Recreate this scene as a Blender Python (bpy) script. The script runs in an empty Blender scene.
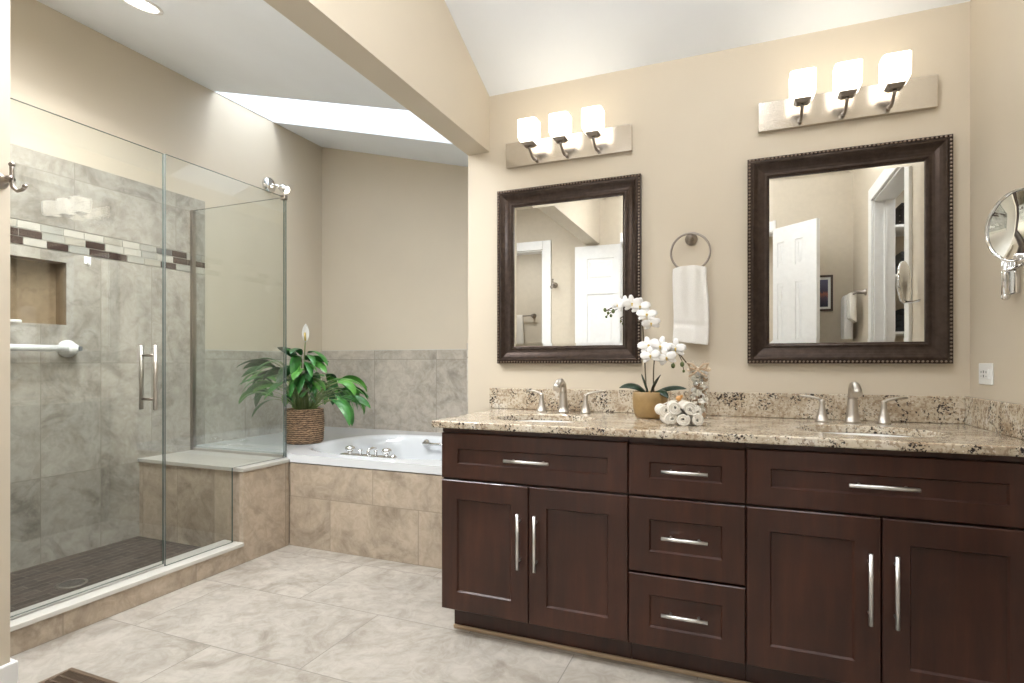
import bpy, bmesh, math, random
from mathutils import Vector, Matrix
R = math.radians
rnd = random.Random(7)
S = bpy.context.scene
C = S.collection

# ------------------------------------------------------------------ camera
cam_d = bpy.data.cameras.new('camera')
cam = bpy.data.objects.new('camera', cam_d); C.objects.link(cam)
cam.location = (0, 0, 1.107)
cam.rotation_euler = (R(90), 0, R(22.3))
cam_d.sensor_width = 36
cam_d.lens = 561 / 1024 * 36
cam_d.shift_y = 21.5 / 1024
cam_d.clip_start = 0.02
S.camera = cam
# ------------------------------------------------------------------ view
S.view_settings.view_transform = 'Standard'
S.view_settings.look = 'None'
S.view_settings.gamma = 1
S.view_settings.use_curve_mapping = False
S.view_settings.exposure = -0.1
# ------------------------------------------------------------------ world
W = bpy.data.worlds.new('sky'); S.world = W; W.use_nodes = True
bg = W.node_tree.nodes['Background']
bg.inputs[0].default_value = (0.86, 0.93, 1.0, 1)
bg.inputs[1].default_value = 13.0

def area(name, loc, size, power, color=(1, .9, .78), rot=(0, 0, 0), shape='DISK', size_y=None, spread=180):
    d = bpy.data.lights.new(name, 'AREA'); d.shape = shape; d.size = size
    if size_y: d.size_y = size_y
    d.energy = power; d.color = color; d.spread = R(spread)
    o = bpy.data.objects.new(name, d); C.objects.link(o)
    o.location = loc; o.rotation_euler = rot
    return o
NEUT = (.955, .98, 1)
CZ = lambda y: 2.49 + .45 * (2.65 - y)              # main vaulted ceiling, falls towards the vanity wall
AZ = lambda x: 2.475 - .255 * (x + 1.337)           # alcove ceiling, rises towards the left wall
# portal for the sky in the skylight well
p = area('skylight_portal', (-2.38, 3.11, 3.72), 2.0, 1, shape='RECTANGLE', size_y=.5); p.data.cycles.is_portal = True
# recessed can over the shower, then added fill discs
area('alcove_can_and_fill_light', (-2.622, 1.779, AZ(-2.622) - .012), .13, 20, NEUT, spread=150)
area('tub_fill_light', (-1.75, 1.6, AZ(-1.75) - .012), .13, 20, NEUT, spread=150)  # added fill for the tub side, no fixture here
for i, (x, y, pw) in enumerate([(-.35, 1.3, 5), (.40, 1.35, 9), (-.3, .55, 4)]):
    area('main_fill_light', (x, y, CZ(y) - .05), .35, pw, NEUT)  # unseen discs added to brighten the main room
def point(name, loc, r, power, color):
    d = bpy.data.lights.new(name, 'POINT'); d.energy = power; d.shadow_soft_size = r; d.color = color
    o = bpy.data.objects.new(name, d); C.objects.link(o); o.location = loc
point('main_fill_point', (-.15, 1.25, 2.66), .16, 19, NEUT)  # bare point source added to lift the main room and its ceiling
point('opening_fill_point', (-.70, .95, 2.12), .12, 11, NEUT)  # added out of view, fills the alcove from under the header
for x, y, pw in ((-2.75, 1.42, 9), (-1.80, 1.40, 5), (-2.25, 1.42, 30)):
    area('alcove_can_and_fill_light', (x, y, AZ(x) - .05), .45, pw, NEUT)  # large soft discs added as alcove fill, outside the view
area('hall_fill_light', (-.2, -1.0, 2.55), .5, 30, NEUT)  # added behind the camera, gives the bathroom fill through the doorway
area('water_closet_light', (-2.4, -.4, 2.5), .3, 14, NEUT)
area('closet_light', (1.3, 1.0, 2.5), .3, 9, NEUT)

# ------------------------------------------------------------------ materials
def nm(name):
    m = bpy.data.materials.new(name); m.use_nodes = True
    return m, m.node_tree.nodes, m.node_tree.links, m.node_tree.nodes['Principled BSDF']
def setp(b, **k):
    for a, v in k.items():
        b.inputs[{'col': 'Base Color', 'rough': 'Roughness', 'metal': 'Metallic', 'spec': 'Specular IOR Level',
                  'coat': 'Coat Weight', 'crough': 'Coat Roughness', 'sheen': 'Sheen Weight', 'sss': 'Subsurface Weight',
                  'trans': 'Transmission Weight', 'ior': 'IOR', 'ecol': 'Emission Color', 'est': 'Emission Strength'}[a]].default_value = v
def c4(c): return (*c, 1)
def ramp(N, stops):
    r = N.new('ShaderNodeValToRGB'); e = r.color_ramp.elements
    while len(e) < len(stops): e.new(.5)
    for i, (p_, c_) in enumerate(stops):
        e[i].position = p_; e[i].color = c4(c_) if len(c_) == 3 else c_
    return r
def noise(N, L, vec, scale, detail=4, rough=.55, dist=0.0):
    n = N.new('ShaderNodeTexNoise'); n.inputs['Scale'].default_value = scale
    n.inputs['Detail'].default_value = detail; n.inputs['Roughness'].default_value = rough
    n.inputs['Distortion'].default_value = dist
    if vec is not None: L.new(vec, n.inputs['Vector'])
    return n
def mth(N, L, op, a, b=None, c=None):
    n = N.new('ShaderNodeMath'); n.operation = op
    for i, v in enumerate((a, b, c)):
        if v is None: continue
        if isinstance(v, (int, float)): n.inputs[i].default_value = v
        else: L.new(v, n.inputs[i])
    return n.outputs[0]
def mixc(N, L, f, a, b, bt='MIX'):
    n = N.new('ShaderNodeMix'); n.data_type = 'RGBA'; n.blend_type = bt
    for k, v in ((0, f), (6, a), (7, b)):
        if isinstance(v, (int, float)): n.inputs[k].default_value = v
        elif isinstance(v, tuple): n.inputs[k].default_value = c4(v)
        else: L.new(v, n.inputs[k])
    return n.outputs[2]
def bump(N, L, b, h, strength=.2, dist=.01):
    n = N.new('ShaderNodeBump'); n.inputs['Strength'].default_value = strength; n.inputs['Distance'].default_value = dist
    L.new(h, n.inputs['Height']); L.new(n.outputs[0], b.inputs['Normal'])
def pos(N): return N.new('ShaderNodeNewGeometry').outputs['Position']
def objc(N): return N.new('ShaderNodeTexCoord').outputs['Object']

def plain(name, col, rough=.5, metal=0, var=.04, scale=8, **k):
    m, N, L, b = nm(name)
    n = noise(N, L, objc(N), scale)
    lo = tuple(max(0, c * (1 - var)) for c in col); hi = tuple(min(1, c * (1 + var)) for c in col)
    r = ramp(N, [(.3, lo), (.7, hi)]); L.new(n.outputs[0], r.inputs[0]); L.new(r.outputs[0], b.inputs['Base Color'])
    setp(b, rough=rough, metal=metal, **k)
    return m
def paint(name, col, rough=.6):
    m, N, L, b = nm(name)
    n = noise(N, L, pos(N), 3, 3); r = ramp(N, [(.3, tuple(c * .985 for c in col)), (.7, tuple(min(1, c * 1.015) for c in col))])
    L.new(n.outputs[0], r.inputs[0]); L.new(r.outputs[0], b.inputs['Base Color']); setp(b, rough=rough)
    f = noise(N, L, pos(N), 220, 2); bump(N, L, b, f.outputs[0], .05, .002)
    return m

def tile(name, base, vein, grout, axes, w, h, o=(0, 0), off=0.0, g=.0042, rough=.35, var=.07, vscale=1.0, zdark=None):
    """large stone tile laid on world axes; axes = the two world axes across the surface"""
    m, N, L, b = nm(name)
    P = pos(N); sx = N.new('ShaderNodeSeparateXYZ'); L.new(P, sx.inputs[0])
    A = sx.outputs['XYZ'.index(axes[0])]; B = sx.outputs['XYZ'.index(axes[1])]
    v = mth(N, L, 'DIVIDE', mth(N, L, 'SUBTRACT', B, o[1]), h)
    row = mth(N, L, 'FLOOR', v)
    odd = mth(N, L, 'MULTIPLY', mth(N, L, 'FLOORED_MODULO', row, 2.0), off)
    u = mth(N, L, 'ADD', mth(N, L, 'DIVIDE', mth(N, L, 'SUBTRACT', A, o[0]), w), odd)
    colm = mth(N, L, 'FLOOR', u)
    fu = mth(N, L, 'MULTIPLY', mth(N, L, 'PINGPONG', u, .5), w)
    fv = mth(N, L, 'MULTIPLY', mth(N, L, 'PINGPONG', v, .5), h)
    dmin = mth(N, L, 'MINIMUM', fu, fv)
    gm = mth(N, L, 'LESS_THAN', dmin, g / 2)
    cb = N.new('ShaderNodeCombineXYZ'); L.new(colm, cb.inputs[0]); L.new(row, cb.inputs[1])
    wn = N.new('ShaderNodeTexWhiteNoise'); wn.noise_dimensions = '3D'; L.new(cb.outputs[0], wn.inputs['Vector'])
    # per tile shift of the pattern
    sc = N.new('ShaderNodeVectorMath'); sc.operation = 'SCALE'; L.new(wn.outputs['Color'], sc.inputs[0]); sc.inputs['Scale'].default_value = 13.0
    ad = N.new('ShaderNodeVectorMath'); ad.operation = 'ADD'; L.new(P, ad.inputs[0]); L.new(sc.outputs[0], ad.inputs[1])
    n1 = noise(N, L, ad.outputs[0], 3.4 * vscale, 8, .68, 1.6)
    n2 = noise(N, L, ad.outputs[0], 16 * vscale, 6, .65, 1.0)
    wv = N.new('ShaderNodeTexWave'); wv.inputs['Scale'].default_value = .55 * vscale; wv.inputs['Distortion'].default_value = 14
    wv.inputs['Detail'].default_value = 4; wv.inputs['Detail Scale'].default_value = .9; L.new(ad.outputs[0], wv.inputs['Vector'])
    wr = ramp(N, [(.0, (0, 0, 0)), (.74, (0, 0, 0)), (.93, (1, 1, 1))]); L.new(wv.outputs['Fac'], wr.inputs[0])
    r1 = ramp(N, [(.36, vein), (.5, base), (.62, tuple(min(1, c * 1.12) for c in base))]); L.new(n1.outputs[0], r1.inputs[0])
    c = mixc(N, L, mth(N, L, 'MULTIPLY', wr.outputs[0], .35), r1.outputs[0], tuple(min(1, c_ * 1.25) for c_ in base))
    r2 = ramp(N, [(.36, (.80, .775, .74)), (.60, (1.05, 1.05, 1.05))]); L.new(n2.outputs[0], r2.inputs[0])
    c = mixc(N, L, .8, c, r2.outputs[0], 'MULTIPLY')
    pv = mth(N, L, 'ADD', mth(N, L, 'MULTIPLY', wn.outputs['Value'], var * 2), 1 - var)
    cc = N.new('ShaderNodeCombineXYZ'); [L.new(pv, cc.inputs[i]) for i in range(3)]
    c = mixc(N, L, 1.0, c, cc.outputs[0], 'MULTIPLY')
    c = mixc(N, L, gm, c, grout)
    L.new(c, b.inputs['Base Color'])
    rg = mth(N, L, 'ADD', mth(N, L, 'MULTIPLY', n2.outputs[0], .18), rough - .09); L.new(rg, b.inputs['Roughness'])
    hh = mth(N, L, 'SUBTRACT', 1.0, gm); bump(N, L, b, hh, .35, .002)
    return m

def metal(name, col, rough, aniso=.0):
    m, N, L, b = nm(name)
    n = noise(N, L, objc(N), 60, 3); r = ramp(N, [(.3, tuple(c * .95 for c in col)), (.7, col)])
    L.new(n.outputs[0], r.inputs[0]); L.new(r.outputs[0], b.inputs['Base Color'])
    L.new(mth(N, L, 'ADD', mth(N, L, 'MULTIPLY', n.outputs[0], .06), rough - .03), b.inputs['Roughness'])
    setp(b, metal=1.0)
    if aniso: b.inputs['Anisotropic'].default_value = aniso
    return m

def glass_mat(name, tint, ior=1.45, gl=.0, boost=1.0):
    m = bpy.data.materials.new(name); m.use_nodes = True; N = m.node_tree.nodes; L = m.node_tree.links
    N.remove(N['Principled BSDF']); out = N['Material Output']
    t = N.new('ShaderNodeBsdfTransparent'); t.inputs[0].default_value = c4(tint)
    g = N.new('ShaderNodeBsdfGlossy'); g.inputs['Roughness'].default_value = gl; g.inputs[0].default_value = (1, 1, 1, 1)
    ge = N.new('ShaderNodeNewGeometry'); dt = N.new('ShaderNodeVectorMath'); dt.operation = 'DOT_PRODUCT'
    L.new(ge.outputs['Normal'], dt.inputs[0]); L.new(ge.outputs['Incoming'], dt.inputs[1])
    k0 = ((ior - 1) / (ior + 1)) ** 2
    sch = mth(N, L, 'POWER', mth(N, L, 'SUBTRACT', 1.0, mth(N, L, 'ABSOLUTE', dt.outputs['Value'])), 5.0)
    fr_ = mth(N, L, 'MINIMUM', mth(N, L, 'ADD', mth(N, L, 'MULTIPLY', sch, 1 - k0), k0), .95)
    mx = N.new('ShaderNodeMixShader')
    L.new(mth(N, L, 'MULTIPLY', fr_, boost), mx.inputs[0]); L.new(t.outputs[0], mx.inputs[1]); L.new(g.outputs[0], mx.inputs[2]); L.new(mx.outputs[0], out.inputs[0])
    return m

M = {}
M['wall'] = paint('beige wall paint', (.60, .525, .415))
M['alcove'] = M['wall']
M['ceiling'] = paint('white ceiling paint', (.82, .85, .89))
M['white'] = plain('white trim paint', (.82, .81, .79), .35, var=.01)
M['stoneA'] = (.46, .425, .37)
G = (.27, .245, .205)
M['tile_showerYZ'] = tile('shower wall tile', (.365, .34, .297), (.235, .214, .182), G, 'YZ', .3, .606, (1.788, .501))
M['tile_top'] = tile('shower top tile', (.365, .34, .297), (.235, .214, .182), G, 'YZ', .6, .28, (1.95, 1.84))
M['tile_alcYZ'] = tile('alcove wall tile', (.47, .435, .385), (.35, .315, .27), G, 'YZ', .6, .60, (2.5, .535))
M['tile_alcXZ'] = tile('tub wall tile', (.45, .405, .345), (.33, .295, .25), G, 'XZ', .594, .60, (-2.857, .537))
M['tile_apron'] = tile('tub apron tile', (.44, .365, .285), (.31, .25, .19), (.30, .25, .19), 'XZ', .602, .30, (-2.241, 0), .5)
M['tile_bench'] = tile('bench tile', (.44, .365, .285), (.31, .25, .19), (.30, .25, .19), 'XZ', .30, .62, (-2.78, 0))
M['tile_apronY'] = tile('curb tile', (.46, .38, .295), (.33, .265, .20), (.30, .25, .19), 'YZ', .60, .60, (1.415, 0))
M['tile_pierX'] = tile('shower end tile', (.365, .34, .297), (.235, .214, .182), G, 'XZ', .3, .606, (-3.4, .501))
M['floor'] = tile('floor stone tile', (.39, .357, .313), (.285, .252, .212), (.22, .20, .175), 'XY', .89, .475, (-1.48, 1.585), .5, g=.004, rough=.38, var=.04)
M['slab'] = plain('white stone slab', (.62, .60, .55), .25, var=.05, scale=5)
M['seat'] = plain('pale grey stone seat', (.50, .48, .435), .28, var=.06, scale=5)
M['pan'] = tile('shower floor tile', (.048, .033, .025), (.024, .017, .013), (.13, .105, .085), 'YX', .15, .05, (0, 0), .5, g=.004, rough=.7, var=.35)
M['pan'].node_tree.nodes['Principled BSDF'].inputs['Specular IOR Level'].default_value = .15
M['tub'] = plain('white acrylic', (.72, .74, .76), .12, var=.005, coat=.5, crough=.05)
M['porcelain'] = plain('white porcelain', (.82, .82, .80), .1, var=.005)
M['nickel'] = metal('brushed nickel', (.56, .52, .47), .36)
M['nickeld'] = metal('dark brushed nickel', (.34, .30, .265), .32)
M['chrome'] = metal('polished chrome', (.80, .80, .80), .08)
M['steel'] = metal('satin steel', (.78, .77, .75), .32)
M['plate'] = metal('satin plate', (.66, .62, .57), .22)
M['mirror'] = metal('mirror silver', (.93, .94, .93), .0)
M['mirror'].node_tree.nodes['Principled BSDF'].inputs['Roughness'].default_value = 0
for l in list(M['mirror'].node_tree.links):
    if l.to_socket.name == 'Roughness': M['mirror'].node_tree.links.remove(l)
M['glass'] = glass_mat('shower glass', (.965, .978, .968), 1.5, boost=1.5)
M['clear'] = glass_mat('clear glass', (.995, .995, .995), 1.22)
M['edge'] = plain('glass edge', (.10, .14, .13), .2, var=.02)
M['gasket'] = plain('grey seal', (.18, .18, .17), .4)
M['plastic'] = plain('white plastic', (.82, .82, .80), .3, var=.01)
M['dark'] = plain('dark recess', (.01, .009, .008), .8)
M['grey'] = plain('grey plastic', (.14, .15, .16), .4)
M['bronze'] = metal('dark bronze grille', (.26, .19, .14), .5)
M['tan'] = plain('tan shoe moulding', (.42, .30, .19), .5)
M['moss'] = plain('dark soil', (.035, .025, .018), .9, scale=60, var=.4)

def wood():
    m, N, L, b = nm('espresso stained maple')
    tc = objc(N); mp = N.new('ShaderNodeMapping'); mp.inputs['Scale'].default_value = (14, 14, 1.6); L.new(tc, mp.inputs[0])
    n = noise(N, L, mp.outputs[0], 2.0, 6, .6, .4)
    big = noise(N, L, tc, 3.0, 3, .6)
    r = ramp(N, [(.25, (.030, .0105, .0065)), (.5, (.046, .0155, .009)), (.8, (.070, .024, .013))]); L.new(n.outputs[0], r.inputs[0])
    rb = ramp(N, [(.35, (.72, .72, .72)), (.65, (1.15, 1.1, 1.05))]); L.new(big.outputs[0], rb.inputs[0])
    L.new(mixc(N, L, 1.0, r.outputs[0], rb.outputs[0], 'MULTIPLY'), b.inputs['Base Color'])
    setp(b, rough=.38, coat=.2, crough=.18, spec=.4)
    bump(N, L, b, n.outputs[0], .04, .002)
    return m
M['wood'] = wood()
def granite():
    m, N, L, b = nm('speckled granite'); P = pos(N)
    n0 = noise(N, L, P, 9, 4, .6, .5)
    r0 = ramp(N, [(.3, (.36, .27, .18)), (.43, (.50, .415, .305)), (.56, (.60, .525, .41)), (.72, (.68, .63, .55))]); L.new(n0.outputs[0], r0.inputs[0])
    n1 = noise(N, L, P, 78, 3, .6); r1 = ramp(N, [(.0, (1, 1, 1)), (.42, (1, 1, 1)), (.50, (0, 0, 0))]); L.new(n1.outputs[0], r1.inputs[0])
    c = mixc(N, L, mth(N, L, 'MULTIPLY', r1.outputs[0], .72), r0.outputs[0], (.27, .185, .12))
    n2 = noise(N, L, P, 120, 3, .6); m2 = noise(N, L, P, 14, 2, .5)
    k = mth(N, L, 'ADD', n2.outputs[0], mth(N, L, 'MULTIPLY', mth(N, L, 'SUBTRACT', m2.outputs[0], .5), .55))
    r2 = ramp(N, [(.0, (1, 1, 1)), (.36, (1, 1, 1)), (.41, (0, 0, 0))]); L.new(k, r2.inputs[0])
    c = mixc(N, L, r2.outputs[0], c, (.03, .022, .02))
    v = N.new('ShaderNodeTexVoronoi'); v.inputs['Scale'].default_value = 85; L.new(P, v.inputs['Vector'])
    rv = ramp(N, [(.0, (1, 1, 1)), (.14, (1, 1, 1)), (.22, (0, 0, 0))]); L.new(v.outputs['Distance'], rv.inputs[0])
    c = mixc(N, L, mth(N, L, 'MULTIPLY', rv.outputs[0], .7), c, (.74, .70, .62))
    L.new(c, b.inputs['Base Color']); setp(b, rough=.16, coat=.2)
    return m
M['granite'] = granite()
def framemat():
    m, N, L, b = nm('brushed dark bronze frame')
    n = noise(N, L, objc(N), 40, 3); r = ramp(N, [(.3, (.032, .020, .015)), (.7, (.058, .038, .029))]); L.new(n.outputs[0], r.inputs[0])
    L.new(r.outputs[0], b.inputs['Base Color']); setp(b, metal=.75, rough=.33, coat=.3, crough=.2)
    return m
M['frame'] = framemat()
M['beads'] = metal('worn bronze beading', (.30, .235, .185), .4)
def towelm(name, col):
    m, N, L, b = nm(name); tc = objc(N)
    n = noise(N, L, tc, 420, 3, .7); r = ramp(N, [(.3, tuple(c * .86 for c in col)), (.7, col)]); L.new(n.outputs[0], r.inputs[0])
    L.new(r.outputs[0], b.inputs['Base Color']); setp(b, rough=.95, sheen=.3); bump(N, L, b, n.outputs[0], .6, .004)
    return m
M['towel'] = towelm('white terry', (.84, .81, .76))
M['towelw'] = towelm('cream terry', (.80, .75, .66))
def wicker():
    m, N, L, b = nm('brown water hyacinth weave'); tc = objc(N)
    w = N.new('ShaderNodeTexWave'); w.wave_type = 'BANDS'; w.bands_direction = 'Z'; w.inputs['Scale'].default_value = 22; w.inputs['Distortion'].default_value = 4; w.inputs['Detail'].default_value = 2; w.inputs['Detail Scale'].default_value = 3
    L.new(tc, w.inputs['Vector'])
    r = ramp(N, [(.1, (.08, .045, .025)), (.5, (.27, .165, .095)), (.9, (.46, .31, .195))]); L.new(w.outputs['Fac'], r.inputs[0])
    n = noise(N, L, tc, 30, 4); rn = ramp(N, [(.3, (.6, .6, .6)), (.7, (1.2, 1.15, 1.1))]); L.new(n.outputs[0], rn.inputs[0])
    L.new(mixc(N, L, 1.0, r.outputs[0], rn.outputs[0], 'MULTIPLY'), b.inputs['Base Color']); setp(b, rough=.75)
    bump(N, L, b, w.outputs['Fac'], .5, .006)
    return m
M['wicker'] = wicker()
def leafm(name, a, c2):
    m, N, L, b = nm(name); n = noise(N, L, pos(N), 11, 4)
    r = ramp(N, [(.3, a), (.7, c2)]); L.new(n.outputs[0], r.inputs[0]); L.new(r.outputs[0], b.inputs['Base Color']); setp(b, rough=.33)
    return m
M['leaf'] = [leafm('lily leaf green', (.025, .11, .025), (.06, .23, .045)), leafm('lily leaf dark green', (.014, .065, .022), (.035, .14, .035)),
             leafm('lily leaf bright green', (.06, .22, .035), (.12, .34, .06))]
M['stemg'] = leafm('lily stem', (.12, .20, .06), (.22, .26, .10))
M['orchid_leaf'] = leafm('orchid leaf', (.006, .018, .009), (.014, .036, .018))
M['twig'] = plain('brown stem', (.10, .075, .045), .6)
M['petal'] = plain('white petal', (.80, .785, .77), .55, var=.03, sss=.0)
M['petalc'] = plain('petal centre', (.62, .45, .12), .5)
M['bud'] = plain('green bud', (.10, .13, .04), .5)
M['gold'] = plain('gold brown ceramic', (.30, .19, .075), .45, var=.15, scale=25)
M['shell'] = plain('cream sea shells', (.90, .80, .68), .5, var=.35, scale=60)
M['raffia'] = plain('raffia ribbon', (.60, .46, .32), .7)
M['amber'] = plain('amber wooden bead', (.55, .28, .09), .4)
M['picture'] = None
def emis(name, col, st):
    m, N, L, b = nm(name); setp(b, col=c4((.9, .88, .84)), rough=.35, ecol=c4(col), est=st); return m
M['shade'] = emis('lit frosted glass', (1, .93, .80), 2.7)
M['bulb'] = emis('lit bulb', (1, .95, .85), 8.0)
M['can'] = emis('lit lens', (1, .96, .9), 6.0)

# ------------------------------------------------------------------ helpers
class MB:
    def __init__(s): s.b = bmesh.new()
    def box(s, x0, x1, y0, y1, z0, z1, mi=0):
        vs = [s.b.verts.new(p) for p in [(x0, y0, z0), (x1, y0, z0), (x1, y1, z0), (x0, y1, z0), (x0, y0, z1), (x1, y0, z1), (x1, y1, z1), (x0, y1, z1)]]
        for f in [(3, 2, 1, 0), (4, 5, 6, 7), (0, 1, 5, 4), (1, 2, 6, 5), (2, 3, 7, 6), (3, 0, 4, 7)]:
            q = s.b.faces.new([vs[i] for i in f]); q.material_index = mi
        return s
    def hexa(s, P, mi=0):
        vs = [s.b.verts.new(p) for p in P]
        for f in [(3, 2, 1, 0), (4, 5, 6, 7), (0, 1, 5, 4), (1, 2, 6, 5), (2, 3, 7, 6), (3, 0, 4, 7)]:
            s.b.faces.new([vs[i] for i in f]).material_index = mi
        return s
    def tube(s, pts, r, n=12, cap=True, mi=0):
        pts = [Vector(p) for p in pts]; rs = r if isinstance(r, (list, tuple)) else [r] * len(pts)
        rings = []; up = None
        for i, p in enumerate(pts):
            t = (pts[min(i + 1, len(pts) - 1)] - pts[max(i - 1, 0)]).normalized()
            if up is None:
                up = Vector((0, 0, 1)) if abs(t.z) < .9 else Vector((1, 0, 0))
            a = t.cross(up).normalized(); up = a.cross(t).normalized()
            rings.append([s.b.verts.new(p + rs[i] * (math.cos(2 * math.pi * k / n) * a + math.sin(2 * math.pi * k / n) * up)) for k in range(n)])
        for i in range(len(rings) - 1):
            for k in range(n):
                f = s.b.faces.new([rings[i][k], rings[i][(k + 1) % n], rings[i + 1][(k + 1) % n], rings[i + 1][k]]); f.smooth = True; f.material_index = mi
        if cap:
            s.b.faces.new(rings[0][::-1]).material_index = mi; s.b.faces.new(rings[-1]).material_index = mi
        return s
    def lathe(s, prof, c=(0, 0, 0), axis=(0, 0, 1), n=32, mi=0, smooth=True, ripple=None):
        c = Vector(c); ax = Vector(axis).normalized(); a = ax.orthogonal().normalized(); b2 = ax.cross(a)
        rings = []
        for (r, h) in prof:
            if r < 1e-6: rings.append([s.b.verts.new(c + ax * h)])
            else: rings.append([s.b.verts.new(c + ax * h + r * (1 + (ripple(k, h) if ripple else 0)) * (math.cos(2 * math.pi * k / n) * a + math.sin(2 * math.pi * k / n) * b2)) for k in range(n)])
        for i in range(len(rings) - 1):
            A, B = rings[i], rings[i + 1]
            for k in range(n):
                if len(A) == 1 and len(B) == 1: continue
                if len(A) == 1: f = s.b.faces.new([A[0], B[(k + 1) % n], B[k]])
                elif len(B) == 1: f = s.b.faces.new([A[k], A[(k + 1) % n], B[0]])
                else: f = s.b.faces.new([A[k], A[(k + 1) % n], B[(k + 1) % n], B[k]])
                f.smooth = smooth; f.material_index = mi
        return s
    def sphere(s, c, r, n=12, sc=(1, 1, 1), mi=0):
        m_ = Matrix.Translation(c) @ Matrix.Diagonal((*[r * k for k in sc], 1))
        g = bmesh.ops.create_uvsphere(s.b, u_segments=n, v_segments=max(6, n // 2 + 2), radius=1, matrix=m_)
        for v in g['verts']:
            for f in v.link_faces: f.smooth = True; f.material_index = mi
        return s
    def grid(s, fn, nu, nv, mi=0, smooth=True, closeu=False):
        V = [[s.b.verts.new(fn(i / nu, j / nv)) for j in range(nv + 1)] for i in range(nu + (0 if closeu else 1))]
        for i in range(nu):
            for j in range(nv):
                i2 = (i + 1) % len(V)
                f = s.b.faces.new([V[i][j], V[i2][j], V[i2][j + 1], V[i][j + 1]]); f.smooth = smooth; f.material_index = mi
        return s
    def plate(s, outer, holes, z0, z1):
        """flat plate z0..z1 with outline outer (xy list) and through holes (xy lists)"""
        loops = [outer] + holes; top = []
        for lp in loops:
            vs = [s.b.verts.new((x, y, z1)) for x, y in lp]; top.append(vs)
        edges = []
        for vs in top:
            for i in range(len(vs)): edges.append(s.b.edges.new((vs[i], vs[(i + 1) % len(vs)])))
        g = bmesh.ops.triangle_fill(s.b, edges=edges, use_beauty=True)
        faces = [f for f in g['geom'] if isinstance(f, bmesh.types.BMFace)]
        mp = {}
        for vs in top:
            for v in vs: mp[v] = s.b.verts.new((v.co.x, v.co.y, z0))
        for f in faces:
            if f.normal.z < 0: f.normal_flip()
            s.b.faces.new([mp[v] for v in reversed(f.verts)])
        for vs in top:
            for i in range(len(vs)):
                a, b_ = vs[i], vs[(i + 1) % len(vs)]
                s.b.faces.new([a, mp[a], mp[b_], b_])
        bmesh.ops.recalc_face_normals(s.b, faces=s.b.faces[:])
        return s
    def xf(s, mat):
        bmesh.ops.transform(s.b, matrix=mat, verts=s.b.verts[:]); return s
    def build(s, name, mats, parent=None, bevel=0, seg=2, solid=0, sub=0, recalc=True, origin=None, sm=False):
        if recalc: bmesh.ops.recalc_face_normals(s.b, faces=s.b.faces[:])
        if origin is None and parent is None:
            xs = [v.co for v in s.b.verts]
            origin = Vector(((min(v.x for v in xs) + max(v.x for v in xs)) / 2, (min(v.y for v in xs) + max(v.y for v in xs)) / 2, min(v.z for v in xs)))
        if parent is not None:
            origin = None
        if origin is not None:
            o_ = Vector(origin)
            for v in s.b.verts: v.co -= o_
        me = bpy.data.meshes.new(name); s.b.to_mesh(me); s.b.free()
        for m_ in (mats if isinstance(mats, (list, tuple)) else [mats]): me.materials.append(m_)
        o = bpy.data.objects.new(name, me); C.objects.link(o)
        if origin is not None: o.location = origin
        if parent is not None: o.parent = parent
        if sm:
            for p_ in me.polygons: p_.use_smooth = True
        if solid:
            m_ = o.modifiers.new('solid', 'SOLIDIFY'); m_.thickness = solid; m_.offset = 0
        if bevel:
            m_ = o.modifiers.new('bevel', 'BEVEL'); m_.width = bevel; m_.segments = seg; m_.limit_method = 'ANGLE'; m_.angle_limit = R(40)
        if sub:
            m_ = o.modifiers.new('sub', 'SUBSURF'); m_.levels = sub; m_.render_levels = sub
        return o
def tag(o, label, cat, group=None, kind=None):
    o['label'] = label; o['category'] = cat
    if group: o['group'] = group
    if kind: o['kind'] = kind
    return o
def thing(name, loc, label, cat, group=None, rz=0):
    o = bpy.data.objects.new(name, None); o.empty_display_size = .05; C.objects.link(o)
    o.location = loc; o.rotation_euler = (0, 0, rz)
    return tag(o, label, cat, group)
def struct(o): o['kind'] = 'structure'; return o
def copy_tree(o, parent=None):
    c = o.copy(); C.objects.link(c)
    if parent is not None: c.parent = parent
    for ch in [k for k in bpy.data.objects if k.parent == o]: copy_tree(ch, c)
    return c

XL, XR, YV, YE, YB = -3.42, .807, 2.65, 3.93, .20
HX0, HX1 = -1.337, -1.213

# ------------------------------------------------------------------ room shell
def b(*a): return MB().box(*a)
struct(b(-3.6, 2.0, -2.2, 4.1, -.12, 0).build('floor', M['floor']))
struct(b(XL - .12, XL, -1.4, 4.05, 0, 4.2).build('wall_left', M['wall']))
struct(b(XL, HX0 + .14, YE, YE + .12, 0, 4.2).build('wall_alcove', M['wall']))
struct(b(HX0, XR, YV, YV + .14, 0, 3.3).build('wall_vanity', M['wall']))
struct(b(HX0, HX0 + .14, YV + .14, YE, 0, 4.2).build('wall_tub_side', M['wall']))
# right wall with closet opening
CY0, CY1, DT = .93, 1.76, 2.19
w = MB().box(XR, XR + .12, YB - .12, CY0, 0, 4).box(XR, XR + .12, CY1, YV + .14, 0, 4).box(XR, XR + .12, CY0, CY1, DT, 4)
struct(w.build('wall_right', M['wall']))
# wall behind the camera with two openings
OX0, OX1, QX0, QX1 = -.56, .17, -2.2, -1.765
w = MB()
for x0, x1, z0 in ((-3.42, QX0, 0), (QX0, QX1, DT), (QX1, OX0, 0), (OX0, OX1, DT), (OX1, XR, 0)):
    w.box(x0, x1, YB - .12, YB, z0, 4)
struct(w.build('wall_back', M['wall']))
# pier at the shower's near end
struct(b(XL, -2.285, 1.0, 1.109, 0, 3.2).build('wall_pier', M['wall']))
struct(b(-2.395, -2.285, YB, 1.0, 0, 3.2).build('wall_pier_side', M['wall']))
struct(b(HX0, HX1, YB, YV, 2.202, 4.0).build('wall_header', M['wall']))
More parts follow.
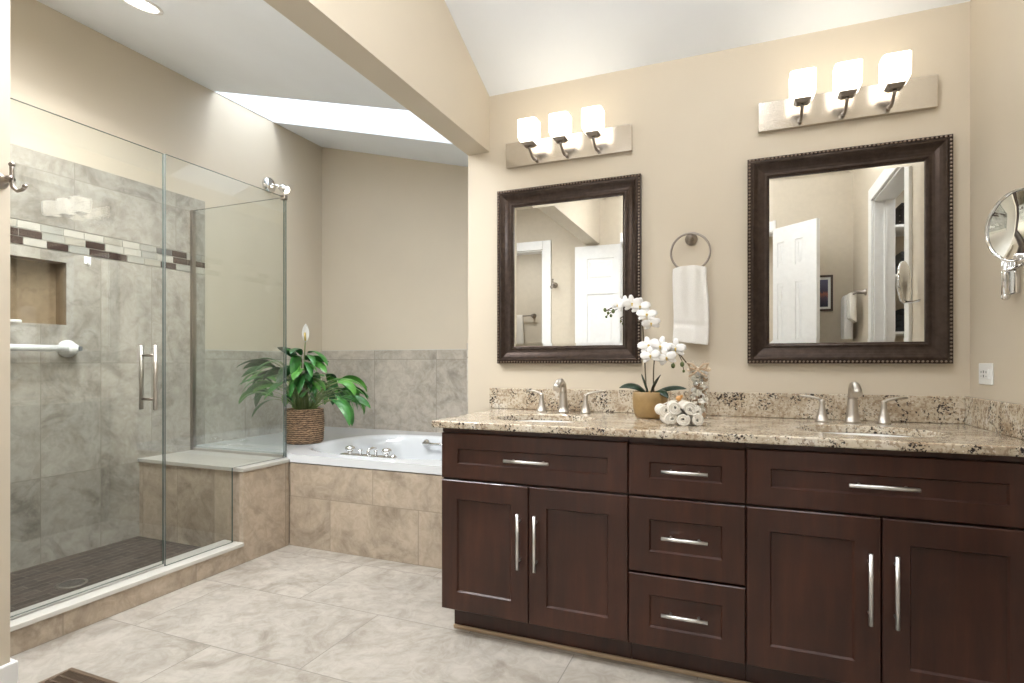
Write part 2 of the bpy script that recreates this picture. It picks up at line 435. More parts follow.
# main ceiling
ys = (YB - .1, YV + .12)
P = [(HX1 - .01, ys[0], CZ(ys[0])), (XR + .1, ys[0], CZ(ys[0])), (XR + .1, ys[1], CZ(ys[1])), (HX1 - .01, ys[1], CZ(ys[1]))]
struct(MB().hexa(P + [(x, y, z + .12) for x, y, z in P]).build('ceiling', M['ceiling']))
# alcove ceiling with the skylight opening
SK0, SK1 = 2.84, 3.38
w = MB()
for y0, y1 in ((YB - .1, SK0 - .003), (SK1 + .003, YE + .02)):
    P = [(XL - .02, y0, AZ(XL - .02)), (HX0 + .02, y0, AZ(HX0 + .02)), (HX0 + .02, y1, AZ(HX0 + .02)), (XL - .02, y1, AZ(XL - .02))]
    w.hexa(P + [(x, y, z + .12) for x, y, z in P])
struct(w.build('ceiling_alcove', M['ceiling']))
# skylight well and window
w = MB()
for y0, y1 in ((SK0 - .06, SK0), (SK1, SK1 + .06)):
    P = [(XL, y0, AZ(XL) + .001), (HX0, y0, AZ(HX0) + .001), (HX0, y1, AZ(HX0) + .001), (XL, y1, AZ(XL) + .001)]
    w.hexa(P + [(x, y, 3.78) for x, y, z in P])
P = [(XL, SK0, AZ(XL)), (XL + .006, SK0, AZ(XL)), (XL + .006, SK1, AZ(XL)), (XL, SK1, AZ(XL))]
w.hexa(P + [(x, y, 3.78) for x, y, z in P])
w.box(HX0 - .006, HX0, SK0, SK1, AZ(HX0) + .001, 3.78)
struct(w.build('trim_skylight_well', M['ceiling']))
for nm_, a in (('near', (XL, HX0 + .14, 2.5, SK0 - .06, 3.66, 3.78)), ('far', (XL, HX0 + .14, SK1 + .06, YE + .02, 3.66, 3.78))):
    struct(b(*a).build('ceiling_roof_' + nm_, M['ceiling']))
sky = b(XL + .01, HX0 - .01, SK0, SK1, 3.735, 3.745).build('window_1', M['clear']); struct(sky)
fr = MB()
for a in ((XL + .006, XL + .05, SK0, SK1), (HX0 - .05, HX0 - .006, SK0, SK1), (XL + .05, HX0 - .05, SK0, SK0 + .04), (XL + .05, HX0 - .05, SK1 - .04, SK1)):
    fr.box(*a, 3.70, 3.734)
fo = fr.build('window_frame', M['white'], sky); fo.matrix_parent_inverse = Matrix.Translation(sky.location).inverted()
# rooms beyond the openings
hall = MB().box(-1.1, -1.0, -2.2, YB - .12, 0, 2.7).box(.9, 1.0, -2.2, YB - .12, 0, 2.7).box(-1.0, .9, -2.2, -2.1, 0, 2.7)
struct(hall.build('wall_hall', M['wall']))
struct(b(-1.1, 1.0, -2.2, YB - .12, 2.7, 2.8).build('ceiling_hall', M['ceiling']))
struct(MB().box(-3.42, -1.1, -1.22, -1.1, 0, 2.7).box(-1.22, -1.1, -1.1, YB - .12, 0, 2.7).build('wall_water_closet', M['wall']))
struct(b(-3.42, -1.1, -1.2, YB - .12, 2.7, 2.8).build('ceiling_water_closet', M['ceiling']))
struct(MB().box(1.62, 1.72, YB - .12, 2.1, 0, 2.7).box(XR + .12, 1.62, 2.0, 2.1, 0, 2.7).box(XR + .12, 1.62, YB - .12, YB, 0, 2.7).build('wall_closet', M['wall']))
struct(b(XR + .12, 1.72, YB - .12, 2.1, 2.7, 2.8).build('ceiling_closet', M['ceiling']))

# ------------------------------------------------------------------ tiling of the shower and tub alcove
T = .008
def slabtile(name, a, mat): return struct(b(*a).build(name, mat))
NY0, NY1, NZ0, NZ1 = 1.45, 1.913, 1.31, 1.657
# shower tile: lower field, with niche hole built from strips
w = MB()
w.box(XL, XL + T, 1.109, NY0, .04, 1.71); w.box(XL, XL + T, NY1, 2.764, .04, 1.71)
w.box(XL, XL + T, NY0, NY1, .04, NZ0); w.box(XL, XL + T, NY0, NY1, NZ1, 1.71)
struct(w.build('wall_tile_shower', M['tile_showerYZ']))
slabtile('wall_tile_shower_top', (XL, XL + T, 1.109, 2.764, 1.84, 2.215), M['tile_top'])
slabtile('wall_tile_pier', (XL + T, -2.70, 1.109, 1.117, .04, 2.215), M['tile_pierX'])
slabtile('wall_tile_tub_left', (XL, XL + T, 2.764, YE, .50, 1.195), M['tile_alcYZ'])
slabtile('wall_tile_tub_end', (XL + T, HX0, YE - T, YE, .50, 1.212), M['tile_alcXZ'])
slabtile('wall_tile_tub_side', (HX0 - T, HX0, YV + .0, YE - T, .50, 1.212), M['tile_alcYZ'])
# niche recess (cut visually into the wall: a tiled pocket standing in the wall's depth)
hole = b(XL - .09, XL + .02, NY0, NY1, NZ0, NZ1).build('cutter', M['wall'])
wl = bpy.data.objects['wall_left']; md = wl.modifiers.new('niche', 'BOOLEAN'); md.operation = 'DIFFERENCE'; md.object = hole; md.solver = 'EXACT'
bpy.context.view_layer.update(); dg = bpy.context.evaluated_depsgraph_get(); me2 = bpy.data.meshes.new_from_object(wl.evaluated_get(dg)); wl.modifiers.clear(); wl.data = me2
bpy.data.objects.remove(hole)
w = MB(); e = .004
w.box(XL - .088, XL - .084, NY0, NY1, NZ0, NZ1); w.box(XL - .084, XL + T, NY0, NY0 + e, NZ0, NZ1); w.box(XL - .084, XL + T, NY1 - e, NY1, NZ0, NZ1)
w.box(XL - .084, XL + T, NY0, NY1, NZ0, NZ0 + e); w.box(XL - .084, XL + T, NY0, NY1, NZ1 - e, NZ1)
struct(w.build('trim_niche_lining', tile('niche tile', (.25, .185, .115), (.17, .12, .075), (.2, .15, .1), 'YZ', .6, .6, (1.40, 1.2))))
w = MB()
for a in ((NY0 - .006, NY1 + .006, NZ0 - .006, NZ0 + .004), (NY0 - .006, NY1 + .006, NZ1 - .004, NZ1 + .006)): w.box(XL + T, XL + T + .003, *a)
for y in (NY0 - .006, NY1 - .004): w.box(XL + T, XL + T + .003, y, y + .01, NZ0, NZ1)
struct(w.build('trim_niche_edge', M['tile_showerYZ']))
# mosaic band
def mos():
    cols = [(.055, .035, .03), (.36, .35, .31), (.50, .47, .41), (.40, .37, .31), (.16, .15, .14)]
    return [plain('mosaic glass %d' % i, c, .12, var=.08) for i, c in enumerate(cols)]
MM = mos()
w = MB(); w.box(XL, XL + .006, 1.109, 2.764, 1.712, 1.838, 5)
for r_ in range(3):
    y = 1.109 - rnd.random() * .08
    while y < 2.764:
        l_ = .105
        a0, a1 = max(y, 1.112), min(y + l_ - .004, 2.762)
        k = rnd.choices([0, 1, 2, 3, 4], [22, 25, 28, 15, 10])[0]
        if a1 - a0 > .01: w.box(XL + .004, XL + .0095, a0, a1, 1.715 + r_ * .0418, 1.752 + r_ * .0418, k)
        y += l_
struct(w.build('wall_mosaic_band', MM + [plain('mosaic grout', (.42, .40, .35), .7)]))
# paint edge strip above tub tiles
struct(MB().box(XL, XL + .010, 2.764, YE, 1.195, 1.200).box(XL, HX0, YE - .010, YE, 1.212, 1.217).build('trim_tile_cap', M['slab']))

# shower pan, curb, bench, tub surround
XC = -2.55; BY0 = 2.305
struct(b(XL, -2.68, 1.109, BY0, 0, .05).build('floor_shower', M['pan']))
t = thing('shower_drain', (-2.965, 1.684, .05), 'round metal drain cover set in the dark brown shower floor', 'drain')
MB().lathe([(0, .004), (.060, .004), (.062, .003), (.062, 0)], n=36).build('drain_cover', M['nickeld'], t)
w = MB()
for k in range(-4, 5):
    hw = math.sqrt(.05 ** 2 - (k * .011) ** 2) if abs(k * .011) < .05 else 0
    if hw: w.box(k * .011 - .002, k * .011 + .002, -hw, hw, .0038, .0046)
w.build('slot', M['dark'], t)
t = thing('shower_curb', (-2.61, 1.7, 0), 'low tan tiled curb with a pale stone top under the front shower glass', 'curb')
def rel(t, mb): return mb.xf(Matrix.Translation(-Vector(t.location)))
rel(t, b(-2.68, XC, 1.109, BY0 - .0005, 0, .095)).build('tiled_curb', M['tile_apronY'], t)
rel(t, b(-2.69, XC + .008, 1.117, BY0 - .0005, .0955, .116)).build('curb_cap', M['slab'], t, bevel=.003)
t = thing('shower_bench', (-2.98, 2.45, 0), 'tan tiled built-in bench with pale stone seat between shower floor and tub', 'bench')
rel(t, MB().box(XL + T, XC - .03, BY0 + .006, 2.678, 0, .504)).build('bench_body', [M['tile_bench']], t)
rel(t, MB().box(XC - .03, XC, BY0, 2.640, 0, .504)).build('bench_end_panel', M['tile_apronY'], t)
rel(t, MB().plate([(XL + T, BY0 - .006), (XC + .008, BY0 - .006), (XC + .008, 2.642), (-2.561, 2.642), (-2.561, 2.679), (XL + T, 2.679)], [], .5045, .525)).build('seat_slab', M['seat'], t, bevel=.003)
t = thing('tub_surround', (-2.3, 2.66, 0), 'tan tiled apron across the front of the white bathtub', 'tub surround')
rel(t, MB().box(XC + .0005, HX0 - T, 2.646, 2.70, 0, .500)).build('apron', M['tile_apron'], t)
# bathtub: wide rim plus oval basin
TX0, TX1, TY0, TY1, TZ = XL + T, HX0 - T, 2.6425, YE - T, .552
bc, bs, npow = (-2.06, 3.245), (.645, .47), 2.9
def sup(a, sx, sy, cx=0, cy=0):
    ca, sa = math.cos(a), math.sin(a); k = (abs(ca) ** npow + abs(sa) ** npow) ** (-1 / npow)
    return (bc[0] + cx + sx * k * ca, bc[1] + cy + sy * k * sa)
t = thing('bathtub', (-2.3, 3.25, .5), 'white drop-in bathtub with an oval basin behind the tan tiled apron', 'bathtub')
n = 72; loops = []
w = MB()
OUT = [(TX1, TY0), (TX1, TY1), (TX0, TY1), (TX0, 2.680), (-2.560, 2.680), (-2.560, TY0)]
def rect(a):
    ca, sa = math.cos(a), math.sin(a); best = 9e9
    for i in range(len(OUT)):
        (ax, ay), (bx_, by_) = OUT[i], OUT[(i + 1) % len(OUT)]
        ax -= bc[0]; bx_ -= bc[0]; ay -= bc[1]; by_ -= bc[1]; ex, ey = bx_ - ax, by_ - ay
        den = ca * ey - sa * ex
        if abs(den) < 1e-9: continue
        k = (ax * ey - ay * ex) / den; m_ = (ax * sa - ay * ca) / den
        if k > 0 and -1e-6 <= m_ <= 1 + 1e-6: best = min(best, k)
    return (bc[0] + best * ca, bc[1] + best * sa)
angs = sorted([2 * math.pi * i / n for i in range(n)] + [math.atan2(y - bc[1], x - bc[0]) % (2 * math.pi) for x, y in OUT])
spec = [('r', TZ - .046), ('r', TZ), (1.045, 1.06, TZ), (1.0, 1.0, TZ - .004), (.975, .965, TZ - .02), (.95, .93, TZ - .08), (.92, .89, TZ - .2), (.87, .83, TZ - .36), (.78, .74, TZ - .42), (.5, .5, TZ - .435)]
for sp in spec:
    if sp[0] == 'r': loops.append([w.b.verts.new((*rect(a), sp[1])) for a in angs])
    else: loops.append([w.b.verts.new((*sup(a, bs[0] * sp[0], bs[1] * sp[1]), sp[2])) for a in angs])
for i in range(len(loops) - 1):
    for k in range(len(angs)):
        f = w.b.faces.new([loops[i][k], loops[i][(k + 1) % len(angs)], loops[i + 1][(k + 1) % len(angs)], loops[i + 1][k]]); f.smooth = i > 1
w.b.faces.new(loops[-1])
rel(t, w).build('basin', M['tub'], t)
# grip handle on far inner wall
w = MB(); w.tube([(-2.20, 3.66, .505), (-2.20, 3.62, .507), (-2.06, 3.61, .507), (-1.95, 3.62, .507), (-1.95, 3.66, .505)], .011, 10)
w.lathe([(0, 0), (.028, 0), (.026, .01), (.012, .03)], (-2.20, 3.668, .505), (0, -1, 0), 16); w.lathe([(0, 0), (.028, 0), (.026, .01), (.012, .03)], (-1.95, 3.668, .505), (0, -1, 0), 16)
rel(t, w).build('grip_handle', M['chrome'], t)
# tub filler on the near rim
t = thing('tub_filler', (-2.045, 2.745, TZ), 'chrome tub filler bar with knobs on the near rim of the bathtub', 'tub faucet')
MB().box(-.19, .19, -.022, .022, 0, .012).build('base_bar', M['chrome'], t, bevel=.005)
for x in (-.13, .13):
    k = MB().lathe([(.014, .012), (.012, .024), (.024, .030), (.030, .040), (.026, .052), (.012, .058), (0, .058)], (x, 0, 0), n=20).build('knob', M['chrome'], t)
for x in (-.055, .055): MB().lathe([(.011, .012), (.009, .030), (.013, .034), (.011, .042), (0, .044)], (x, 0, 0), n=16).build('diverter_button', M['chrome'], t)
MB().tube([(0, 0, .01), (0, 0, .03), (0, .01, .042), (0, .045, .044), (0, .075, .034)], .010, 12).build('spout', M['chrome'], t)
MB().lathe([(.016, .0), (.016, .014), (.008, .020), (0, .022)], (.175, 0, .004), n=16).build('end_cap', M['chrome'], t)

# ------------------------------------------------------------------ shower glass
GX = -2.605; GT = 2.127
def pane(mb_outline, axis, c, th=.010):
    """outline: list of (u, z); axis 'x' -> pane in plane x=c with u=y; axis 'y' -> plane y=c with u=x. edge faces use slot 1"""
    w = MB(); F = []; B = []
    for u, z in mb_outline:
        if axis == 'x': F.append(w.b.verts.new((c - th / 2, u, z))); B.append(w.b.verts.new((c + th / 2, u, z)))
        else: F.append(w.b.verts.new((u, c - th / 2, z))); B.append(w.b.verts.new((u, c + th / 2, z)))
    w.b.faces.new(F); w.b.faces.new(B[::-1])
    k = len(F)
    for i in range(k):
        f = w.b.faces.new([F[i], F[(i + 1) % k], B[(i + 1) % k], B[i]]); f.material_index = 1
    return w
t = thing('shower_door', (GX, 1.55, .12), 'frameless glass shower door with a tall double pull handle', 'shower door')
rel(t, pane([(1.135, .128), (1.8855, .128), (1.8855, GT), (1.135, GT)], 'x', GX)).build('glass_pane', [M['glass'], M['edge']], t)
for x, lbl in ((GX + .048, None), (GX - .048, None)):
    hnd = rel(t, MB().tube([(x, 1.812, .885), (x, 1.812, 1.192)], .0095, 14)).build('handle_bar', M['nickel'], t)
for z in (.935, 1.143):
    rel(t, MB().tube([(GX - .048, 1.812, z), (GX + .048, 1.812, z)], .0065, 10)).build('handle_post', M['nickeld'], t)
rel(t, MB().box(GX - .008, GX + .008, 1.135, 1.884, .117, .130)).build('bottom_sweep', M['clear'], t)
for o_ in [t]:
    hx_, hy_, an = GX, 1.135, R(.6)          # the door stands slightly ajar, swung in about its hinge side
    dx_, dy_ = t.location.x - hx_, t.location.y - hy_
    t.location = (hx_ + dx_ * math.cos(an) - dy_ * math.sin(an), hy_ + dx_ * math.sin(an) + dy_ * math.cos(an), t.location.z)
    t.rotation_euler = (0, 0, an)
t = thing('shower_glass_panel', (GX, 2.3, .12), 'fixed frameless glass panel notched over the tiled bench beside the shower door', 'glass panel')
rel(t, pane([(1.890, .117), (2.280, .117), (2.280, .527), (2.674, .527), (2.674, GT), (1.890, GT)], 'x', GX)).build('glass_pane', [M['glass'], M['edge']], t)
rel(t, MB().box(GX - .002, GX + .002, 1.8865, 1.8895, .117, GT)).build('door_seal', M['gasket'], t)
t = thing('shower_return_panel', (-3.0, 2.664, .527), 'glass return panel standing on the bench end beside the tub deck', 'glass panel')
rel(t, pane([(XL + .02, .535), (GX - .006, .535), (GX - .006, GT), (XL + .02, GT)], 'y', 2.664)).build('glass_pane', [M['glass'], M['edge']], t)
rel(t, MB().box(XL + T, XL + T + .022, 2.652, 2.676, .527, GT)).build('wall_channel', M['nickeld'], t)
rel(t, MB().box(XL + T + .022, GX - .012, 2.656, 2.672, .5255, .541)).build('bottom_channel', M['nickel'], t)
t = thing('glass_clamp', (GX, 2.663, GT - .01), 'small metal clamp at the top corner where two shower glass panels meet', 'clamp')
MB().box(-.026, .011, -.010, .016, -.006, .024).build('clamp_body', M['nickeld'], t, bevel=.003)

# grab bar, hook, soap in the shower
t = thing('grab_bar', (XL + T, 1.6, 1.185), 'white suction grab bar on the shower wall below the niche', 'grab bar')
MB().tube([(.055, -.42, 0), (.055, .30, 0)], .017, 16).build('bar', M['plastic'], t)
for y in (-.40, .31):
    MB().lathe([(.046, 0), (.047, .015), (.040, .032), (.030, .050), (.026, .072), (0, .076)], (0, y, 0), (1, 0, 0), 28).build('suction_cup', M['plastic'], t)
    MB().box(.055, .080, y + .018, y + .036, -.012, .012).build('release_button', M['grey'], t, bevel=.003)
t = thing('adhesive_hook', (XL + T, 2.015, 1.685), 'tiny white adhesive hook on the shower wall below the mosaic band', 'hook')
MB().box(0, .006, -.018, .018, -.022, .022).build('base_plate', M['plastic'], t, bevel=.005)
MB().tube([(.006, 0, -.012), (.012, 0, -.030), (.022, 0, -.034), (.026, 0, -.024)], .003, 8).build('hook_prong', M['steel'], t)
t = MB().box(-.014, .014, -.085, .085, 0, .016).build('soap_bar', M['plastic'], bevel=.006); t.location = (XL - .02, 1.63, NZ0 + e)
tag(t, 'slim white soap bar lying on the sill of the shower niche', 'soap')

# ------------------------------------------------------------------ recessed can, wall spot, robe hook
sl = math.atan(.255)
t = thing('recessed_light', (-2.622, 1.779, AZ(-2.622)), 'round white recessed downlight glowing in the sloped ceiling above the shower', 'ceiling light')
t.rotation_euler = (0, sl, 0)
MB().lathe([(.095, 0), (.095, -.005), (.078, -.008), (.074, .0), (.095, 0)], n=40).build('trim_ring', M['white'], t)
MB().lathe([(0, -.003), (.074, -.003)], n=40).build('lens', M['can'], t)
t = thing('wall_spotlight', (XL, 3.33, 2.495), 'small round chrome spotlight with a glowing bulb high on the left alcove wall', 'wall light')
MB().lathe([(0, 0), (.062, 0), (.062, .012), (.050, .028), (.025, .036), (0, .038)], axis=(1, 0, 0), n=28).build('canopy', M['chrome'], t)
MB().tube([(.03, 0, 0), (.06, .015, -.005), (.085, .03, -.012)], .009, 10).build('arm', M['chrome'], t)
MB().lathe([(.018, 0), (.030, .02), (.034, .05), (.030, .055)], (.08, .03, -.008), (.5, .45, -.35), 20).build('bulb_cup', M['chrome'], t)
MB().sphere((.115, .06, -.03), .030, 16).build('bulb', M['bulb'], t)
def robe_hook(loc, rz, label):
    t = thing('robe_hook', loc, label, 'hook', rz=rz)
    MB().lathe([(0, 0), (.027, 0), (.027, .006), (.020, .012), (.014, .016), (.010, .026), (.008, .05), (.010, .056)], axis=(1, 0, 0), n=20).build('rosette', M['nickeld'], t)
    MB().tube([(.055, 0, .045), (.055, 0, .030), (.055, 0, -.012), (.060, .0, -.028), (.074, .002, -.040), (.092, .003, -.038), (.100, .004, -.028)], [.006, .0055, .006, .006, .0055, .005, .006], 10).sphere((.055, 0, .048), .0085).sphere((.101, .004, -.026), .007).sphere((.06, -.012, .0), .010, 10, (1.3, 1, .8)).build('double_prong', M['nickeld'], t)
    t.scale = (1.12, 1.1, 1.0)
    return t
robe_hook((-2.285, 1.075, 1.712), R(8), 'brushed nickel robe hook on the pale pier at the left edge')
robe_hook((-1.645, YB, 1.845), R(90), 'nickel robe hook beside the white door casing, seen in the left mirror')
# baseboards
def bboard(name, a): struct(b(*a).build(name, M['white'], bevel=.006))
bboard('baseboard_pier', (-2.285, -2.268, YB + .02, 1.126, 0, .10))
bboard('baseboard_pier_end', (-2.48, -2.285, 1.109, 1.126, 0, .10))
bboard('baseboard_back', (QX1 + .085, OX0 - .09, YB, YB + .015, 0, .10))
# floor register
t = thing('floor_register', (-2.093, 1.197, 0), 'dark bronze floor vent grille set in the tile at the bottom left', 'floor vent')
w = MB()
for a in ((-.153, .153, .063, .078), (-.153, .153, -.078, -.063), (-.153, -.138, -.063, .063), (.138, .153, -.063, .063)): w.box(*a, .0005, .006)
w.build('rim', M['bronze'], t, bevel=.002)
w = MB()
for i in range(26): x = -.135 + i * .0108; w.box(x, x + .0045, -.063, .063, .001, .004)
for y in (-.03, 0, .03): w.box(-.138, .138, y - .002, y + .002, .001, .0045)
w.build('grille', M['bronze'], t)
MB().box(-.138, .138, -.063, .063, .0002, .0008).build('duct_opening', M['dark'], t)

# ------------------------------------------------------------------ vanity
YD, YF, YS = 2.013, 1.98, 2.63
ZT, ZU = .874, .845
def bar_pull(parent, x, z, length, vertical, y0):
    w = MB(); h = length / 2; r = .0062; yb = y0 - .030
    if vertical: w.tube([(x, yb, z - h), (x, yb, z + h)], r, 12)
    else: w.tube([(x - h, yb, z), (x + h, yb, z)], r, 12)
    for s_ in (-1, 1):
        q = s_ * (h - .030)
        p_ = (x, y0, z + q) if vertical else (x + q, y0, z)
        w.tube([p_, (p_[0], yb, p_[2])], .0045, 8)
    return w.build('handle', M['steel'], parent)
def shaker(parent, name, x0, x1, z0, z1, st, rl, hx, hz, hl, vert):
    """door or drawer front: frame with recessed panel. local coords; front at y=-depth"""
    g = .0018; x0 += g; x1 -= g
    yf = -.0; th = .020; rc = .008; bw = .005
    w = MB()
    def q(pts): return w.b.faces.new([w.b.verts.new(p_) for p_ in pts])
    o = [(x0, z0), (x1, z0), (x1, z1), (x0, z1)]
    i1 = [(x0 + st, z0 + rl), (x1 - st, z0 + rl), (x1 - st, z1 - rl), (x0 + st, z1 - rl)]
    i2 = [(x0 + st + bw, z0 + rl + bw), (x1 - st - bw, z0 + rl + bw), (x1 - st - bw, z1 - rl - bw), (x0 + st + bw, z1 - rl - bw)]
    rings = [[(x, th, z) for x, z in o], [(x, .003, z) for x, z in o], [(x + (.003 if x == x0 else -.003), 0, z + (.003 if z == z0 else -.003)) for x, z in o],
             [(x, 0, z) for x, z in i1], [(x, rc, z) for x, z in i2]]
    V = [[w.b.verts.new(p_) for p_ in r_] for r_ in rings]
    for a in range(len(V) - 1):
        for k in range(4): w.b.faces.new([V[a][k], V[a][(k + 1) % 4], V[a + 1][(k + 1) % 4], V[a + 1][k]])
    w.b.faces.new(V[-1]); w.b.faces.new(V[0][::-1])
    d = w.build(name, M['wood'], parent)
    bar_pull(d, hx, hz, hl, vert, 0)
    return d
def carcass(t, wd, endl=False):
    # local origin: left front bottom of the cabinet's door plane
    w = MB().box(.001, .018, .021, .585, .107, ZU - .002).box(wd - .018, wd - .001, .021, .585, .107, ZU - .002)
    w.box(.018, wd - .018, .021, .585, .107, .125).box(.018, wd - .018, .575, .585, .125, ZU - .002)
    w.box(.018, .05, .021, .04, .125, ZU - .002).box(wd - .05, wd - .018, .021, .04, .125, ZU - .002).box(.05, wd - .05, .021, .04, .615, .655).box(.05, wd - .05, .021, .04, .79, ZU - .002)
    w.build('carcass', M['wood'], t)
    MB().box(.001 if not endl else .022, wd - .001, .075, .095, 0, .107).build('toe_kick', M['wood'], t)
    if endl: MB().box(.022, .042, .096, .585, 0, .107).build('side_kick', M['wood'], t)
    MB().box(.001, wd - .001, .012, .021, .826, ZU - .002).build('top_rail', M['wood'], t)
xl, x1_, x2_, xr = -1.139, -.377, .012, .778
zd = (.107, .632, .640, .823)
t = thing('vanity_cabinet', (xl, YD, 0), 'espresso sink cabinet at the tub end with one drawer over two doors', 'cabinet', 'espresso vanity cabinets')
W_ = x1_ - xl; carcass(t, W_, True)
shaker(t, 'drawer', 0, W_, zd[2], zd[3], .072, .060, W_ / 2, .730, .182, False)
shaker(t, 'door', 0, W_ / 2, zd[0], zd[1], .070, .075, W_ / 2 - .034, .425, .212, True)
shaker(t, 'door', W_ / 2, W_, zd[0], zd[1], .070, .075, W_ / 2 + .034, .425, .212, True)
t = thing('vanity_cabinet', (x1_, YD, 0), 'espresso cabinet of three stacked drawers in the middle of the vanity', 'cabinet', 'espresso vanity cabinets')
W_ = x2_ - x1_; carcass(t, W_)
shaker(t, 'drawer', 0, W_, zd[2], .819, .072, .060, W_ / 2, .732, .152, False)
shaker(t, 'drawer', 0, W_, .368, .632, .072, .075, W_ / 2, .502, .152, False)
shaker(t, 'drawer', 0, W_, .107, .360, .072, .069, W_ / 2, .237, .152, False)
t = thing('vanity_cabinet', (x2_, YD, 0), 'espresso sink cabinet against the right wall with one drawer over two doors', 'cabinet', 'espresso vanity cabinets')
W_ = xr - x2_; carcass(t, W_)
shaker(t, 'drawer', 0, W_, zd[2], zd[3], .072, .060, W_ / 2, .732, .182, False)
shaker(t, 'door', 0, W_ / 2, zd[0], zd[1], .070, .075, W_ / 2 - .034, .420, .218, True)
shaker(t, 'door', W_ / 2, W_, zd[0], zd[1], .070, .075, W_ / 2 + .034, .420, .218, True)
MB().box(W_, XR - x2_ - .001, .004, .585, .0, ZU - .002).build('filler_strip', M['wood'], t)
struct(MB().box(xl + .022, XR, YD + .062, YD + .074, 0, .016).build('trim_shoe', M['tan'], bevel=.004))
# countertop
def ell(cx, cy, sx, sy, n=48): return [(cx + sx * math.cos(2 * math.pi * k / n), cy + sy * math.sin(2 * math.pi * k / n)) for k in range(n)]
SKS = [(-.775, 2.262), (.398, 2.262)]
t = thing('countertop', (-.18, 2.3, ZU), 'long beige speckled granite countertop with backsplash over the espresso cabinets', 'countertop')
rel(t, MB().plate([(-1.167, YF), (XR - .001, YF), (XR - .001, YV - .001), (-1.167, YV - .001)], [ell(x, y, .215, .165) for x, y in SKS], ZU, ZT)).build('slab', M['granite'], t, bevel=.006, seg=3)
rel(t, MB().box(-1.205, XR - .021, YS, YV - .001, ZT + .0005, ZT + .105)).build('backsplash', M['granite'], t, bevel=.003)
rel(t, MB().box(XR - .021, XR - .001, YF + .0, YV - .001, ZT + .0005, ZT + .105)).build('side_splash', M['granite'], t, bevel=.003)
# sinks
def sink(c, label):
    t = thing('sink', (c[0], c[1], ZU), label, 'sink', 'undermount sinks in the granite counter')
    w = MB(); prof = [(.232, .180, -.0005), (.213, .163, -.0005), (.208, .158, -.02), (.195, .145, -.06), (.165, .12, -.105), (.11, .08, -.132), (.03, .03, -.14), (.022, .022, -.145)]
    V = [[w.b.verts.new((a * math.cos(2 * math.pi * k / 48), b_ * math.sin(2 * math.pi * k / 48), z)) for k in range(48)] for a, b_, z in prof]
    for i in range(len(V) - 1):
        for k in range(48): w.b.faces.new([V[i][k], V[i][(k + 1) % 48], V[i + 1][(k + 1) % 48], V[i + 1][k]]).smooth = True
    w.build('bowl', M['porcelain'], t)
    MB().lathe([(0, -.138), (.020, -.138), (.024, -.1385), (.024, -.145)], n=20).build('drain', M['nickel'], t)
sink(SKS[0], 'oval white undermount sink in the counter end nearest the tub')
sink(SKS[1], 'oval white undermount sink in the counter end nearest the right wall')
# faucets
def faucet(x, label, hx, reach):
    t = thing('faucet', (x, 2.54, ZT), label, 'faucet', 'widespread nickel faucets')
    w = MB()
    w.lathe([(0, 0), (.029, 0), (.030, .004), (.026, .008), (.022, .03), (.0185, .065), (.0165, .095)], n=24)
    w.tube([(0, 0, .090), (0, 0, .112), (0, -.010, .132), (0, -.035, .146), (0, -.068, .144), (0, -.098, .126), (0, -.108, .114)],
           [.0165, .0160, .0160, .0158, .0160, .0165, .0165], 16)
    w.build('spout', M['nickel'], t)
    for s_ in (-1, 1):
        h = MB().lathe([(0, 0), (.025, 0), (.026, .004), (.022, .008), (.017, .03), (.011, .055), (.0085, .078), (.009, .086), (0, .090)], (s_ * hx, 0, 0), n=24).build('handle_base', M['nickel'], t)
        MB().tube([(s_ * hx, 0, .080), (s_ * (hx + .012), 0, .090), (s_ * (hx + .04), .002, .098), (s_ * (hx + .078), .004, .100)], [.006, .006, .005, .0045], 10).build('lever', M['nickel'], h)
faucet(-.780, 'brushed nickel widespread faucet behind the sink under the left mirror', .108, 0)
faucet(.400, 'brushed nickel widespread faucet behind the sink under the right mirror', .105, 0)

